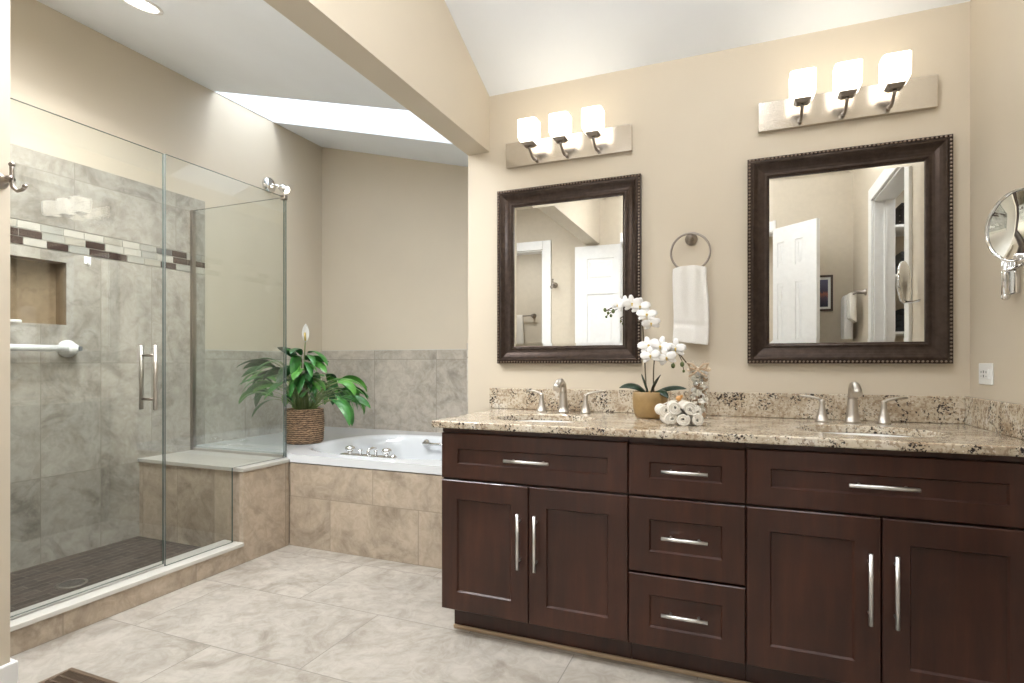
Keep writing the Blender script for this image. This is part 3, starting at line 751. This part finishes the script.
# ------------------------------------------------------------------ framed mirrors
def frame_mirror(x, label):
    wd, ht, fw = .725, .878, .086
    t = thing('wall_mirror', (x, YV, 1.105), label, 'mirror', 'framed mirrors over the vanity')
    prof = [(0, .0), (0, .024), (.003, .027), (.013, .027), (.016, .030), (.021, .032), (.026, .031), (.032, .026), (.042, .020), (.055, .016), (.066, .0145), (.072, .0165), (.076, .0165), (.080, .012), (.083, .0115), (.086, .010), (.086, .003)]
    prof = [(a, h * 1.15) for a, h in prof]
    w = MB(); V = []
    for a, h in prof: V.append([w.b.verts.new(p_) for p_ in ((a, -h, a), (wd - a, -h, a), (wd - a, -h, ht - a), (a, -h, ht - a))])
    for i in range(len(V) - 1):
        for k in range(4): w.b.faces.new([V[i][k], V[i][(k + 1) % 4], V[i + 1][(k + 1) % 4], V[i + 1][k]])
    # beading round the outer edge
    def bead(px, pz):
        g_ = bmesh.ops.create_icosphere(w.b, subdivisions=1, radius=.0050, matrix=Matrix.Translation((px, -.0318, pz)))
        for v_ in g_['verts']:
            for f_ in v_.link_faces: f_.material_index = 1
    st = .0145; nx = int((wd - .02) / st); nz = int((ht - .02) / st)
    for i in range(nx + 1):
        px = .009 + (wd - .018) * i / nx
        bead(px, .008); bead(px, ht - .008)
    for i in range(1, nz):
        pz = .008 + (ht - .016) * i / nz
        bead(.008, pz); bead(wd - .008, pz)
    w.build('frame', [M['frame'], M['beads']], t)
    a, c = .084, .100; w = MB()
    V = [[w.b.verts.new(p_) for p_ in ((q, -y, q), (wd - q, -y, q), (wd - q, -y, ht - q), (q, -y, ht - q))] for q, y in ((a, .0070), (c, .0085))]
    for k in range(4): w.b.faces.new([V[0][k], V[0][(k + 1) % 4], V[1][(k + 1) % 4], V[1][k]])
    w.b.faces.new(V[1])
    w.build('mirror_glass', M['mirror'], t)
    MB().box(.02, wd - .02, -.003, -.0005, .02, ht - .02).build('backing', M['dark'], t)
frame_mirror(-1.158, 'dark bronze framed mirror above the sink near the tub')
frame_mirror(.0217, 'dark bronze framed mirror above the sink near the right wall')

# ------------------------------------------------------------------ vanity lights
def vlight(xc, label):
    t = thing('vanity_light', (xc, YV, 2.097), label, 'wall light', 'three-shade vanity lights')
    h = .317
    w = MB()
    P = [(-h, -.0005, 0), (h, -.0005, 0), (h, -.0005, .120), (-h, -.0005, .120), (-h, -.026, .0), (h, -.026, 0), (h, -.034, .120), (-h, -.034, .120)]
    w.hexa([P[0], P[1], P[5], P[4], P[3], P[2], P[6], P[7]])
    w.build('backplate', M['plate'], t, bevel=.002)
    for i in (-1, 0, 1):
        x = i * .157
        arm = MB().tube([(x, -.030, .022), (x, -.055, .014), (x, -.085, .020), (x, -.112, .038), (x, -.122, .050)], [.009, .0075, .006, .006, .007], 10).build('arm', M['nickeld'], t)
        P = [(-.020, -.020, .050), (.020, -.020, .050), (.020, .020, .050), (-.020, .020, .050), (-.032, -.032, .064), (.032, -.032, .064), (.032, .032, .064), (-.032, .032, .064)]
        MB().hexa([(x + a, -.122 + b_, c_) for a, b_, c_ in P]).build('shade_holder', M['nickeld'], arm, bevel=.002)
        w = MB(); rr = [(.030, .0645), (.040, .074), (.046, .088), (.047, .170)]
        def sq(r_, z, k):
            a = 2 * math.pi * k / 32 + math.pi / 32; ca, sa = math.cos(a), math.sin(a); q = (abs(ca) ** 7 + abs(sa) ** 7) ** (-1 / 7)
            return (x + r_ * q * ca, -.122 + r_ * q * sa, z)
        V = [[w.b.verts.new(sq(r_, z, k)) for k in range(32)] for r_, z in rr + [(.042, .170), (.041, .092), (.025, .070)]]
        for a in range(len(V) - 1):
            for k in range(32): w.b.faces.new([V[a][k], V[a][(k + 1) % 32], V[a + 1][(k + 1) % 32], V[a + 1][k]]).smooth = False
        w.b.faces.new(V[0][::-1]); w.b.faces.new(V[-1])
        w.build('shade', M['shade'], t)
vlight(-.803 + .012, 'nickel three-light vanity bar with lit cube shades above the left mirror')
vlight(.381, 'nickel three-light vanity bar with lit cube shades above the right mirror')

# ------------------------------------------------------------------ towel ring and hand towel
t = thing('towel_ring', (-.212, YV, 1.598), 'brushed nickel towel ring mounted between the two framed mirrors', 'towel ring')
MB().lathe([(0, 0), (.027, 0), (.027, .006), (.020, .012), (.013, .018), (.011, .050), (.014, .056), (0, .058)], (0, 0, .066), (0, -1, 0), 24).build('rosette', M['nickeld'], t)
rg = [(.083 * math.sin(a), -.052, .083 * math.cos(a)) for a in [2 * math.pi * k / 48 for k in range(49)]]
MB().tube(rg, .0048, 10, cap=False).build('ring', M['nickeld'], t)
def hang_towel(name, parent_loc, wd, z0, z1, gather, mat, label, cat='towel', rz=0, sag=0.0, th=.016, band=True, hem=.0):
    w = MB(); nu, nv = 22, 34
    def f(u, v, side):
        # v 0 bottom .. 1 top ; side front(-1)/back(+1)
        z = z0 + (z1 - z0) * v
        k = 1 - gather * max(0, (v - .55) / .45) ** 1.3
        x = (u - .5) * wd * k + .004 * math.sin(v * 5)
        r_ = .006 * math.sin(u * 15 + 1) * (v ** 1.2) + .003 * math.sin(u * 7 + v * 4)
        bulge = -.004 if band and .22 < v < .27 else 0
        y = side * (th + abs(math.sin(math.pi * u)) * .004 + bulge) + r_
        if v > .97: y *= .75
        if side > 0: z += .03 * (1 - v)
        z += hem * (u - .5) * (1 - v)
        return (x, y, z - sag * (abs(u - .5) * 2) ** 2 * (v ** 3))
    V = []
    for j in range(nv + 1): V.append([w.b.verts.new(f(i / nu, j / nv, -1)) for i in range(nu + 1)])
    Bk = []
    for j in range(nv + 1): Bk.append([w.b.verts.new(f(i / nu, j / nv, 1)) for i in range(nu + 1)])
    for G_ in (V, Bk):
        for j in range(nv):
            for i in range(nu): w.b.faces.new([G_[j][i], G_[j][i + 1], G_[j + 1][i + 1], G_[j + 1][i]]).smooth = True
    for j in range(nv):
        w.b.faces.new([V[j][0], V[j + 1][0], Bk[j + 1][0], Bk[j][0]]).smooth = True
        w.b.faces.new([V[j][nu], V[j + 1][nu], Bk[j + 1][nu], Bk[j][nu]]).smooth = True
    for i in range(nu):
        w.b.faces.new([V[nv][i], V[nv][i + 1], Bk[nv][i + 1], Bk[nv][i]]).smooth = True
        w.b.faces.new([V[0][i], V[0][i + 1], Bk[0][i + 1], Bk[0][i]]).smooth = True
    o = w.build(name, mat, origin=(0, 0, 0)); o.location = parent_loc; o.rotation_euler = (0, 0, rz)
    m_ = o.modifiers.new('s', 'SUBSURF'); m_.levels = 1; m_.render_levels = 1
    return tag(o, label, cat)
hang_towel('hand_towel', (-.212, YV - .052, 0), .152, 1.188, 1.540, .06, M['towel'], 'white terry hand towel hanging through the towel ring', sag=.012, hem=-.02)

# ------------------------------------------------------------------ orchid
def leaf_blade(w, base, direction, length, width, droop, roll=0.0, nseg=10, fold=.25, mi=0, rise=.6, tipdroop=None):
    d = Vector(direction).normalized(); pts = []; p_ = Vector(base); ang = rise
    side = Vector((-d.y, d.x, 0)).normalized()
    if side.length < .1: side = Vector((1, 0, 0))
    hd = Vector((d.x, d.y, 0)).normalized()
    rows = []
    for i in range(nseg + 1):
        s_ = i / nseg
        tdir = hd * math.cos(ang) + Vector((0, 0, 1)) * math.sin(ang)
        nrm = side.cross(tdir) * -1
        hw = width / 2 * (math.sin(math.pi * min(1, s_ * .93 + .05)) ** .8) * (1 if s_ < .98 else .05)
        sd = side * math.cos(roll) + nrm * math.sin(roll)
        up = sd.cross(tdir)
        rows.append([w.b.verts.new(p_ - sd * hw - up * (-fold) * hw), w.b.verts.new(p_ - sd * hw * .5 + up * fold * .35 * hw), w.b.verts.new(p_), w.b.verts.new(p_ + sd * hw * .5 + up * fold * .35 * hw), w.b.verts.new(p_ + sd * hw + up * fold * hw)])
        p_ = p_ + tdir * (length / nseg); ang -= droop / nseg
    for i in range(nseg):
        for k in range(4):
            f = w.b.faces.new([rows[i][k], rows[i][k + 1], rows[i + 1][k + 1], rows[i + 1][k]]); f.smooth = True; f.material_index = mi
    return p_
t = thing('potted_orchid', (-.361, 2.42, ZT), 'white orchid with two flower sprays in a round gold-brown pot', 'plant')
MB().lathe([(0, 0), (.052, 0), (.062, .012), (.070, .045), (.072, .085), (.069, .108), (.066, .112), (.062, .108), (.062, .094), (0, .094)], n=48, ripple=lambda k, h: .012 * (k % 2)).build('pot', M['gold'], t)
MB().lathe([(0, .100), (.04, .101), (.060, .096)], n=24).build('soil', M['moss'], t)
for (dx, dy, ln, wdt, rs, dr) in ((-1, -.25, .135, .050, 1.0, 1.7), (-.35, -.5, .10, .042, 1.35, .5), (.25, -.3, .12, .038, 1.25, .9), (1, -.15, .150, .042, .65, 1.0), (.75, -.6, .11, .036, .75, 1.9)):
    w = MB(); leaf_blade(w, (dx * .012, dy * .012, .098), (dx, dy, 0), ln, wdt * .9, dr, rise=rs, roll=.55 if dx > 0 else -.55); w.build('leaf', M['orchid_leaf'], t, solid=.0015)
def bez(pts, n=14):
    out = []
    P = [Vector(p_) for p_ in pts]
    for i in range(n + 1):
        q = list(P); s_ = i / n
        while len(q) > 1: q = [q[k].lerp(q[k + 1], s_) for k in range(len(q) - 1)]
        out.append(q[0])
    return out
# spray A: tall, arches left; spray B: lower, arches right
stA = bez([(-.012, .0, .098), (-.035, 0, .30), (-.010, 0, .50), (-.050, -.01, .53), (-.19, -.02, .455)], 18)
stB = bez([(.018, -.01, .098), (.012, -.01, .24), (.010, -.01, .36), (.085, -.02, .33), (.15, -.03, .235)], 16)
MB().tube(stA, .0028, 8).build('stem', M['twig'], t); MB().tube(stB, .0028, 8).build('stem', M['twig'], t)
def orchid_flower(parent, c, nrm, size, roll):
    nrm = Vector(nrm).normalized(); Q = nrm.to_track_quat('Z', 'Y').to_matrix().to_4x4()
    w = MB()
    for k, (a, ln, wd_) in enumerate([(90, 1, .60), (212, .98, .52), (328, .98, .52), (12, 1.08, .86), (168, 1.08, .86)]):
        a = R(a) + roll; n_ = 6; rows = []
        for i in range(n_ + 1):
            s_ = i / n_; r_ = size * ln * s_; hw = size * wd_ * .5 * math.sin(math.pi * (s_ * .86 + .08)) ** .6
            zz = size * (.16 * math.sin(s_ * 2.6)) + (.004 if k > 2 else 0)
            rows.append([w.b.verts.new((r_ * math.cos(a) - q * hw * math.sin(a), r_ * math.sin(a) + q * hw * math.cos(a), zz - .15 * hw * q * q)) for q in (-1, -.5, 0, .5, 1)])
        for i in range(n_):
            for q in range(4): w.b.faces.new([rows[i][q], rows[i][q + 1], rows[i + 1][q + 1], rows[i + 1][q]]).smooth = True
    w.xf(Matrix.Translation(c) @ Q); o = w.build('flower', M['petal'], parent, solid=.001)
    w = MB().sphere((0, 0, size * .12), size * .13, 10, (1, .8, 1)).sphere((0, -size * .14, size * .16), size * .12, 8, (.6, 1.2, .7))
    w.xf(Matrix.Translation(c) @ Q); w.build('flower_centre', M['petalc'], o)
for i, (dx, dy, dz, sz) in enumerate([(-.128, -.040, .478, .030), (-.098, -.035, .487, .034), (-.068, -.045, .482, .038), (-.034, -.040, .468, .040), (-.006, -.050, .432, .040), (.012, -.045, .398, .036)]):
    orchid_flower(t, (dx, dy, dz), (rnd.uniform(-.5, .4), -1, rnd.uniform(-.3, .5)), sz, rnd.uniform(-.4, .4))
for i, (dx, dy, dz, sz) in enumerate([(.000, -.035, .305, .042), (.012, -.055, .262, .040), (.052, -.050, .300, .044), (.078, -.060, .255, .042), (.112, -.050, .292, .042)]):
    orchid_flower(t, (dx, dy, dz), (rnd.uniform(-.4, .4), -1, rnd.uniform(-.3, .4)), sz, rnd.uniform(-.4, .4))
for (dx, dz, r_) in [(-.172, .448, .006), (-.186, .462, .007), (-.160, .436, .006), (-.180, .432, .005), (-.150, .455, .008), (.098, .222, .009), (.134, .228, .009), (.140, .200, .0055)]:
    MB().sphere((dx, -.03, dz), r_, 10, (1, 1, 1.25)).build('bud', M['bud'], t)
for tw in ([(-.11, -.022, .476), (-.15, -.03, .455), (-.185, -.03, .462)], [(-.14, -.025, .462), (-.165, -.03, .448), (-.180, -.03, .434)], [(.09, -.03, .30), (.10, -.03, .25), (.098, -.03, .222)], [(.12, -.03, .27), (.134, -.03, .24), (.14, -.03, .202)]):
    MB().tube(tw, .0018, 6).build('twig', M['twig'], t)

# ------------------------------------------------------------------ rolled washcloths
t = thing('washcloth_bundle', (-.218, 2.205, ZT), 'bundle of rolled cream washcloths beside the orchid pot', 'washcloths')
def roll(c, r, ln, d, start):
    w = MB(); turns = 2.6; n_ = 60; th_ = r / turns * .78
    prof = []
    for i in range(n_ + 1):
        s_ = i / n_; a = start + turns * 2 * math.pi * s_; rr = .004 + (r - .004) * s_
        prof.append((rr * math.cos(a), rr * math.sin(a)))
    V = []
    for q in (-1, -.92, 0, .92, 1):
        k = 1 if abs(q) < .95 else .97
        row = []
        for i, (a, c_) in enumerate(prof): row.append(w.b.verts.new((a * k, q * ln / 2, c_ * k)))
        V.append(row)
    for i in range(len(V) - 1):
        for k in range(n_): w.b.faces.new([V[i][k], V[i][k + 1], V[i + 1][k + 1], V[i + 1][k]]).smooth = True
    w.xf(Matrix.Translation(c) @ Matrix.Rotation(d, 4, 'Z'))
    return w.build('rolled_cloth', M['towelw'], t, solid=th_, recalc=False)
for i, (dx, dy, dz, r_) in enumerate([(-.040, 0, .024, .023), (.008, -.008, .023, .023), (.052, .0, .023, .0215), (-.064, .012, .052, .022), (-.022, 0, .064, .024), (.026, .0, .062, .024), (.060, .008, .052, .018)]):
    roll((dx, dy, dz + .001), r_, .10, R(rnd.uniform(-9, 9) + 12), rnd.uniform(0, 6))
MB().tube([(-.070, -.02, .070), (-.03, -.022, .0905), (.01, -.02, .094), (.05, -.02, .082), (.078, -.018, .060)], .0025, 6).build('tie', M['towelw'], t)
MB().sphere((-.002, -.020, .100), .011, 12, (1, .8, 1)).sphere((.008, -.020, .108), .006, 8).build('bead', M['amber'], t)

# ------------------------------------------------------------------ vase of shells
t = thing('glass_vase', (-.166, 2.455, ZT), 'tall glass vase of sea shells tied with a raffia ribbon', 'vase')
MB().lathe([(0, .001), (.040, .001), (.042, .004), (.042, .245), (.0395, .245), (.0395, .008), (0, .008)], n=36).build('glass_body', M['clear'], t)
w = MB()
for i in range(170):
    a = rnd.uniform(0, 2 * math.pi); rr = .0265 * math.sqrt(rnd.random() * .6 + .4); z = .016 + .195 * i / 170; s_ = rnd.uniform(.0085, .0135)
    m_ = Matrix.Translation((rr * math.cos(a), rr * math.sin(a), z)) @ Matrix.Rotation(rnd.uniform(0, 6), 4, Vector((rnd.random(), rnd.random(), rnd.random())).normalized())
    kind = i % 3
    if kind == 0: g = bmesh.ops.create_cone(w.b, cap_ends=True, segments=8, radius1=s_ * .8, radius2=.001, depth=s_ * 2.4, matrix=m_)
    else: g = bmesh.ops.create_icosphere(w.b, subdivisions=1, radius=s_, matrix=m_ @ Matrix.Diagonal((1.15, 1, .6, 1)))
    mi = rnd.choice([0, 0, 1, 2])
    for v in g['verts']:
        for f in v.link_faces: f.material_index = mi
o = w.build('shell_filling', [M['shell'], M['petal'], plain('tan shells', (.42, .30, .20), .5, var=.2)], t); o['kind'] = 'stuff'
w = MB()
rib = [(.0445 * math.cos(a), .0445 * math.sin(a), .205 + .004 * math.sin(3 * a)) for a in [2 * math.pi * k / 36 for k in range(37)]]
w.tube(rib, .0035, 8, cap=False)
for s_ in (-1, 1):
    w.tube([(0, -.046, .207), (s_ * .022, -.058, .228), (s_ * .040, -.056, .232), (s_ * .030, -.052, .212), (0, -.048, .205)], [.003, .0055, .006, .0055, .003], 8)
    w.tube([(0, -.047, .205), (s_ * .016, -.056, .190), (s_ * .036, -.054, .178)], [.003, .004, .004], 8)
w.sphere((0, -.049, .206), .008, 10)
w.build('ribbon', M['raffia'], t)

# ------------------------------------------------------------------ outlet, magnifying mirror
t = thing('wall_outlet', (XR, 2.49, 1.068), 'white electrical outlet plate on the right wall above the side splash', 'outlet')
MB().box(-.006, -.0003, -.060, .060, -.038, .038).build('cover_plate', M['plastic'], t, bevel=.003)
MB().box(-.010, -.006, -.034, .034, -.017, .017).build('receptacle', M['plastic'], t, bevel=.001)
w = MB()
for y in (-.022, .022):
    w.box(-.0105, -.0099, y - .004, y - .002, .003, .010).box(-.0105, -.0099, y + .002, y + .004, .003, .010).box(-.0105, -.0099, y - .002, y + .002, -.010, -.006)
w.box(-.0108, -.0099, -.004, .004, -.012, -.003).box(-.0108, -.0099, -.004, .004, .003, .012)
w.build('slots', M['grey'], t)
t = thing('magnifying_mirror', (XR, 2.25, 1.385), 'round chrome magnifying mirror on a swing arm at the right wall', 'mirror')
MB().box(-.014, -.0005, -.024, .024, -.060, .060).build('wall_plate', M['chrome'], t, bevel=.004)
MB().tube([(-.030, 0, -.062), (-.030, 0, .062)], .011, 16).sphere((-.030, 0, -.066), .0125).build('pivot', M['chrome'], t)
mc = Vector((-.080, -.225, .115))      # mirror centre relative to the mount
MB().tube([(-.030, 0, .015), (-.03, -.09, .016), (-.045, -.19, .016), (mc.x + .005, mc.y + .005, .018)], .006, 12).build('arm', M['chrome'], t)
MB().tube([(mc.x, mc.y + .002, .016), (mc.x, mc.y, .034)], .010, 12).build('swivel', M['chrome'], t)
nv_ = Vector((-.91, -.41, .0)).normalized()
w = MB().lathe([(.096, -.006), (.099, .0), (.1025, .005), (.104, .0), (.1025, -.010), (.09, -.016), (0, -.020)], mc, nv_, 56)
w.build('rim', M['chrome'], t)
MB().lathe([(0, -.012), (.03, -.0113), (.06, -.008), (.096, -.002)], mc, nv_, 56).build('magnifying_glass', M['mirror'], t)

# ------------------------------------------------------------------ peace lily in wicker basket
t = thing('potted_peace_lily', (-2.835, 3.08, TZ), 'bushy green peace lily in a brown woven basket on the tub deck', 'plant')
prof = [(0, .0), (.112, .0), (.120, .006)]
for k in range(18):
    z = .010 + k * .0125; prof += [(.124 + .006 * math.sin(k * .17), z), (.129 + .006 * math.sin(k * .17), z + .006)]
prof += [(.126, .236), (.117, .238), (.115, .225), (.115, .20), (0, .20)]
MB().lathe(prof, n=48, ripple=lambda k, h: .012 * ((k // 2 + int(h / .0125)) % 2)).build('woven_basket', M['wicker'], t)
MB().lathe([(0, .212), (.06, .214), (.113, .205)], n=24).build('soil', M['moss'], t)
for i in range(96):
    ring = ((i * .618) % 1); a = i * 2.39996 + rnd.uniform(-.3, .3)
    d = Vector((math.cos(a), math.sin(a), 0)); out = .03 + .27 * ring ** .9
    top = .25 + .41 * rnd.uniform(.1, 1) ** .8 * (1 - .55 * ring); out *= 1.75 if d.x < -.2 else .95
    if d.y < -.3: out *= .74
    base = (d.x * rnd.uniform(.01, .08), d.y * rnd.uniform(.01, .08), .205)
    end = Vector((d.x * out, d.y * out, top))
    mid = Vector((d.x * out * .35, d.y * out * .35, top * .85 + .03))
    pts = bez([base, tuple(mid), tuple(end)], 7)
    ln = rnd.uniform(.18, .27); wd_ = rnd.uniform(.050, .076)
    w = MB(); w.tube(pts, [.003] * 4 + [.0024] * 4, 6, mi=1)
    rise = rnd.uniform(-.1, .9) if ring < .5 else rnd.uniform(-.5, .5)
    leaf_blade(w, pts[-1], d, ln, wd_, rnd.uniform(.9, 2.0) + ring * .2, roll=rnd.uniform(-.9, .9), rise=rise, fold=.22)
    w.build('leaf', [rnd.choices(M['leaf'], [5, 4, 3])[0], M['stemg']], t, recalc=False)
pts = bez([(0.0, 0, .205), (-.01, .0, .50), (.03, -.02, .72)], 10)
MB().tube(pts, .0035, 8).build('flower_stem', M['stemg'], t)
w = MB(); leaf_blade(w, (.03, -.02, .70), (.3, -.3, 0), .13, .048, .25, rise=1.5, fold=.7); f_ = w.build('spathe', M['petal'], t, solid=.001)
MB().tube([(.034, -.026, .71), (.038, -.034, .765)], .006, 8).build('spadix', M['petalc'], f_)

# ------------------------------------------------------------------ what the mirrors show: doors, casings, closet
def panel_door(name, hinge, ang, wd, ht, knob_side=1):
    """leaf from hinge along +x local, thickness along y"""
    w = MB(); th = .036
    st = .115; mid = .1; rows = [(.18, .82), (.94, 1.735), (1.865, 2.06)]; k = ht / 2.18
    rows = [(a * k, b_ * k) for a, b_ in rows]; pw = (wd - 2 * st - mid) / 2; cols = [(st, st + pw), (st + pw + mid, wd - st)]
    # front and back built as stiles/rails boxes around recessed raised panels
    w.box(0, wd, -th / 2 + .007, th / 2 - .007, 0, ht)
    for s_ in (-1, 1):
        y0, y1 = (th / 2 - .007, th / 2) if s_ > 0 else (-th / 2, -th / 2 + .007)
        w.box(0, st, y0, y1, 0, ht); w.box(wd - st, wd, y0, y1, 0, ht)
        zs = [0] + [z for r_ in rows for z in r_] + [ht]
        for q in range(0, len(zs), 2): w.box(st, wd - st, y0, y1, zs[q], zs[q + 1])
        for r_ in rows: w.box(st + pw, st + pw + mid, y0, y1, r_[0], r_[1])
        for c_ in cols:
            for r_ in rows:
                m_ = .016; yy = (y0, y1) if s_ > 0 else (y1, y0)
                a0, a1 = (th / 2 - .007) * s_, (th / 2 - .001) * s_
                P = [(c_[0] + m_, a0, r_[0] + m_), (c_[1] - m_, a0, r_[0] + m_), (c_[1] - m_, a0, r_[1] - m_), (c_[0] + m_, a0, r_[1] - m_)]
                Q = [(c_[0] + m_ * 2, a1, r_[0] + m_ * 2), (c_[1] - m_ * 2, a1, r_[0] + m_ * 2), (c_[1] - m_ * 2, a1, r_[1] - m_ * 2), (c_[0] + m_ * 2, a1, r_[1] - m_ * 2)]
                w.hexa(P + Q)
    o = w.build(name, M['white'], origin=(0, 0, 0)); o.location = hinge; o.rotation_euler = (0, 0, ang); struct(o)
    kb = MB().lathe([(.026, 0), (.026, .006), (.010, .010), (.010, .035), (.026, .045), (.028, .058), (.018, .070), (0, .072)], (wd - .06, th / 2, .95), (0, 1, 0), 20)
    kb.lathe([(.026, 0), (.026, .006), (.010, .010), (.010, .035), (.026, .045), (.028, .058), (.018, .070), (0, .072)], (wd - .06, -th / 2, .95), (0, -1, 0), 20) if knob_side == 2 else None
    kb.build('door_knob', M['nickel'], o)
    return o
panel_door('door_1', (OX0 - .05, YB + .042, .008), R(180), .82, 2.17)
panel_door('door_2', (.19, .265, .008), R(44), .46, 2.17)
def casing(name, along, c0, c1, face, sgn):
    """casing around an opening c0..c1 on wall face; along 'x' or 'y'"""
    w = MB(); f0, f1 = (face, face + .016 * sgn) if sgn > 0 else (face + .016 * sgn, face); cw = .085; t0, t1 = f0, f1
    for a0, a1, z0, z1 in ((c0 - cw, c0, 0, DT + cw), (c1, c1 + cw, 0, DT + cw), (c0, c1, DT, DT + cw)):
        if along == 'x': w.box(a0, a1, t0, t1, z0, z1)
        else: w.box(t0, t1, a0, a1, z0, z1)
    g0, g1 = (face - .12 * sgn, face) if sgn > 0 else (face, face - .12 * sgn)
    for a0, a1, z0, z1 in ((c0, c0 + .012, 0, DT), (c1 - .012, c1, 0, DT), (c0, c1, DT - .012, DT)):
        if along == 'x': w.box(a0, a1, g0, g1, z0, z1)
        else: w.box(g0, g1, a0, a1, z0, z1)
    # door stops
    h0, h1 = min(face - .07 * sgn, face - .055 * sgn), max(face - .07 * sgn, face - .055 * sgn)
    for a0, a1, z0, z1 in ((c0 + .012, c0 + .024, 0, DT - .012), (c1 - .024, c1 - .012, 0, DT - .012)):
        if along == 'x': w.box(a0, a1, h0, h1, z0, z1)
        else: w.box(h0, h1, a0, a1, z0, z1)
    struct(w.build(name, M['white'], bevel=.003))
casing('trim_water_closet_door', 'x', QX0, QX1, YB, 1)
casing('trim_entry_door', 'x', OX0, OX1, YB, 1)
casing('trim_closet_door', 'y', CY0, CY1, XR, -1)
# framed picture on the back wall
t = thing('framed_picture', (.585, YB, 1.52), 'small framed picture in a dark frame, seen in the right mirror', 'picture')
w = MB()
for a in ((-.08, .08, 0, .016), (-.08, .08, .269, .285), (-.08, -.064, .016, .269), (.064, .08, .016, .269)): w.box(a[0], a[1], .0005, .018, a[2], a[3])
w.build('frame', plain('dark wood frame', (.05, .03, .02), .4), t)
MB().box(-.064, .064, .001, .010, .016, .269).build('mat_board', M['plastic'], t)
def picm():
    m, N, L, b_ = nm('abstract sunset print'); tc = N.new('ShaderNodeTexCoord').outputs['Generated']; sx = N.new('ShaderNodeSeparateXYZ'); L.new(tc, sx.inputs[0])
    n_ = noise(N, L, tc, 7, 3); k = mth(N, L, 'ADD', sx.outputs[2], mth(N, L, 'MULTIPLY', n_.outputs[0], .25))
    r = ramp(N, [(.2, (.03, .03, .06)), (.45, (.10, .07, .10)), (.6, (.35, .12, .08)), (.7, (.06, .05, .09)), (1, (.10, .10, .17))]); L.new(k, r.inputs[0]); L.new(r.outputs[0], b_.inputs['Base Color']); return m
MB().box(-.046, .046, .010, .011, .034, .250).build('print', picm(), t)
# towel bar by the closet with two towels
t = thing('towel_bar', (XR, .45, 1.606), 'nickel towel bar beside the closet door, seen in the right mirror', 'towel bar')
for y in (-.19, .24):
    MB().lathe([(0, 0), (.025, 0), (.025, .006), (.014, .014), (.010, .06), (.013, .07), (0, .072)], (0, y, 0), (-1, 0, 0), 18).build('bracket', M['nickeld'], t)
MB().tube([(-.062, -.21, 0), (-.062, .26, 0)], .007, 12).build('bar', M['nickeld'], t)
hang_towel('bath_towel', (XR - .062, .33, 0), .16, 1.20, 1.625, .12, M['towel'], 'white towel draped on the bar by the closet, seen in right mirror', rz=R(90), band=False, th=.028)
hang_towel('bath_towel', (XR - .062, .54, 0), .13, 1.40, 1.62, .1, M['towelw'], 'shorter beige towel on the bar by the closet, seen in right mirror', rz=R(90), band=False, th=.020)
# towel bar and towel in the water closet
t = thing('towel_bar', (-2.55, -1.10, 1.675), 'nickel towel bar through the far doorway, seen in the left mirror', 'towel bar')
for x in (-.22, .22):
    MB().lathe([(0, 0), (.03, 0), (.03, .006), (.016, .014), (.011, .06), (.015, .075), (0, .078)], (x, 0, 0), (0, 1, 0), 18).build('bracket', M['nickeld'], t)
MB().tube([(-.26, .065, 0), (.26, .065, 0)], .008, 12).build('bar', M['nickeld'], t)
hang_towel('bath_towel', (-2.56, -1.035, 0), .24, 1.12, 1.69, .05, M['towelw'], 'cream towel hanging through the far doorway, seen in the left mirror', band=False, th=.018)
# closet shelves and contents
for i, z in enumerate((1.33, 1.74, 2.09)):
    o = b(XR + .125, 1.615, YB + .002, .56, z - .018, z).build('closet_shelf', M['white'], bevel=.002)
    tag(o, ['white closet shelf holding the lowest dark linens, seen in right mirror',
            'white closet shelf at eye height holding dark linens, seen in right mirror', 'top white closet shelf under the closet ceiling, highest one seen in right mirror'][i], 'shelf', 'closet shelves')
for z, cl, nme in ((1.33, (.04, .045, .05), 'lowest'), (1.74, (.06, .065, .07), 'upper'), (2.09, (.035, .03, .028), 'top')):
    w = MB()
    for k in range(4): w.grid(lambda u, v: (1.22 + (.17 - .002 * k) * abs(math.cos(u * 2 * math.pi)) ** .35 * (1 if math.cos(u * 2 * math.pi) > 0 else -1), .38 + .12 * (abs(math.sin(u * 2 * math.pi)) ** .35) * (1 if math.sin(u * 2 * math.pi) > 0 else -1), z + .002 + k * .042 + .038 * v), 24, 2, closeu=True)
    w.box(1.06, 1.38, .27, .49, z + .15, z + .168)
    o = w.build('folded_linens', plain('dark linen ' + nme, cl, .9)); tag(o, 'stack of dark folded linens on the %s closet shelf, seen in right mirror' % nme, 'linens', 'closet linens')
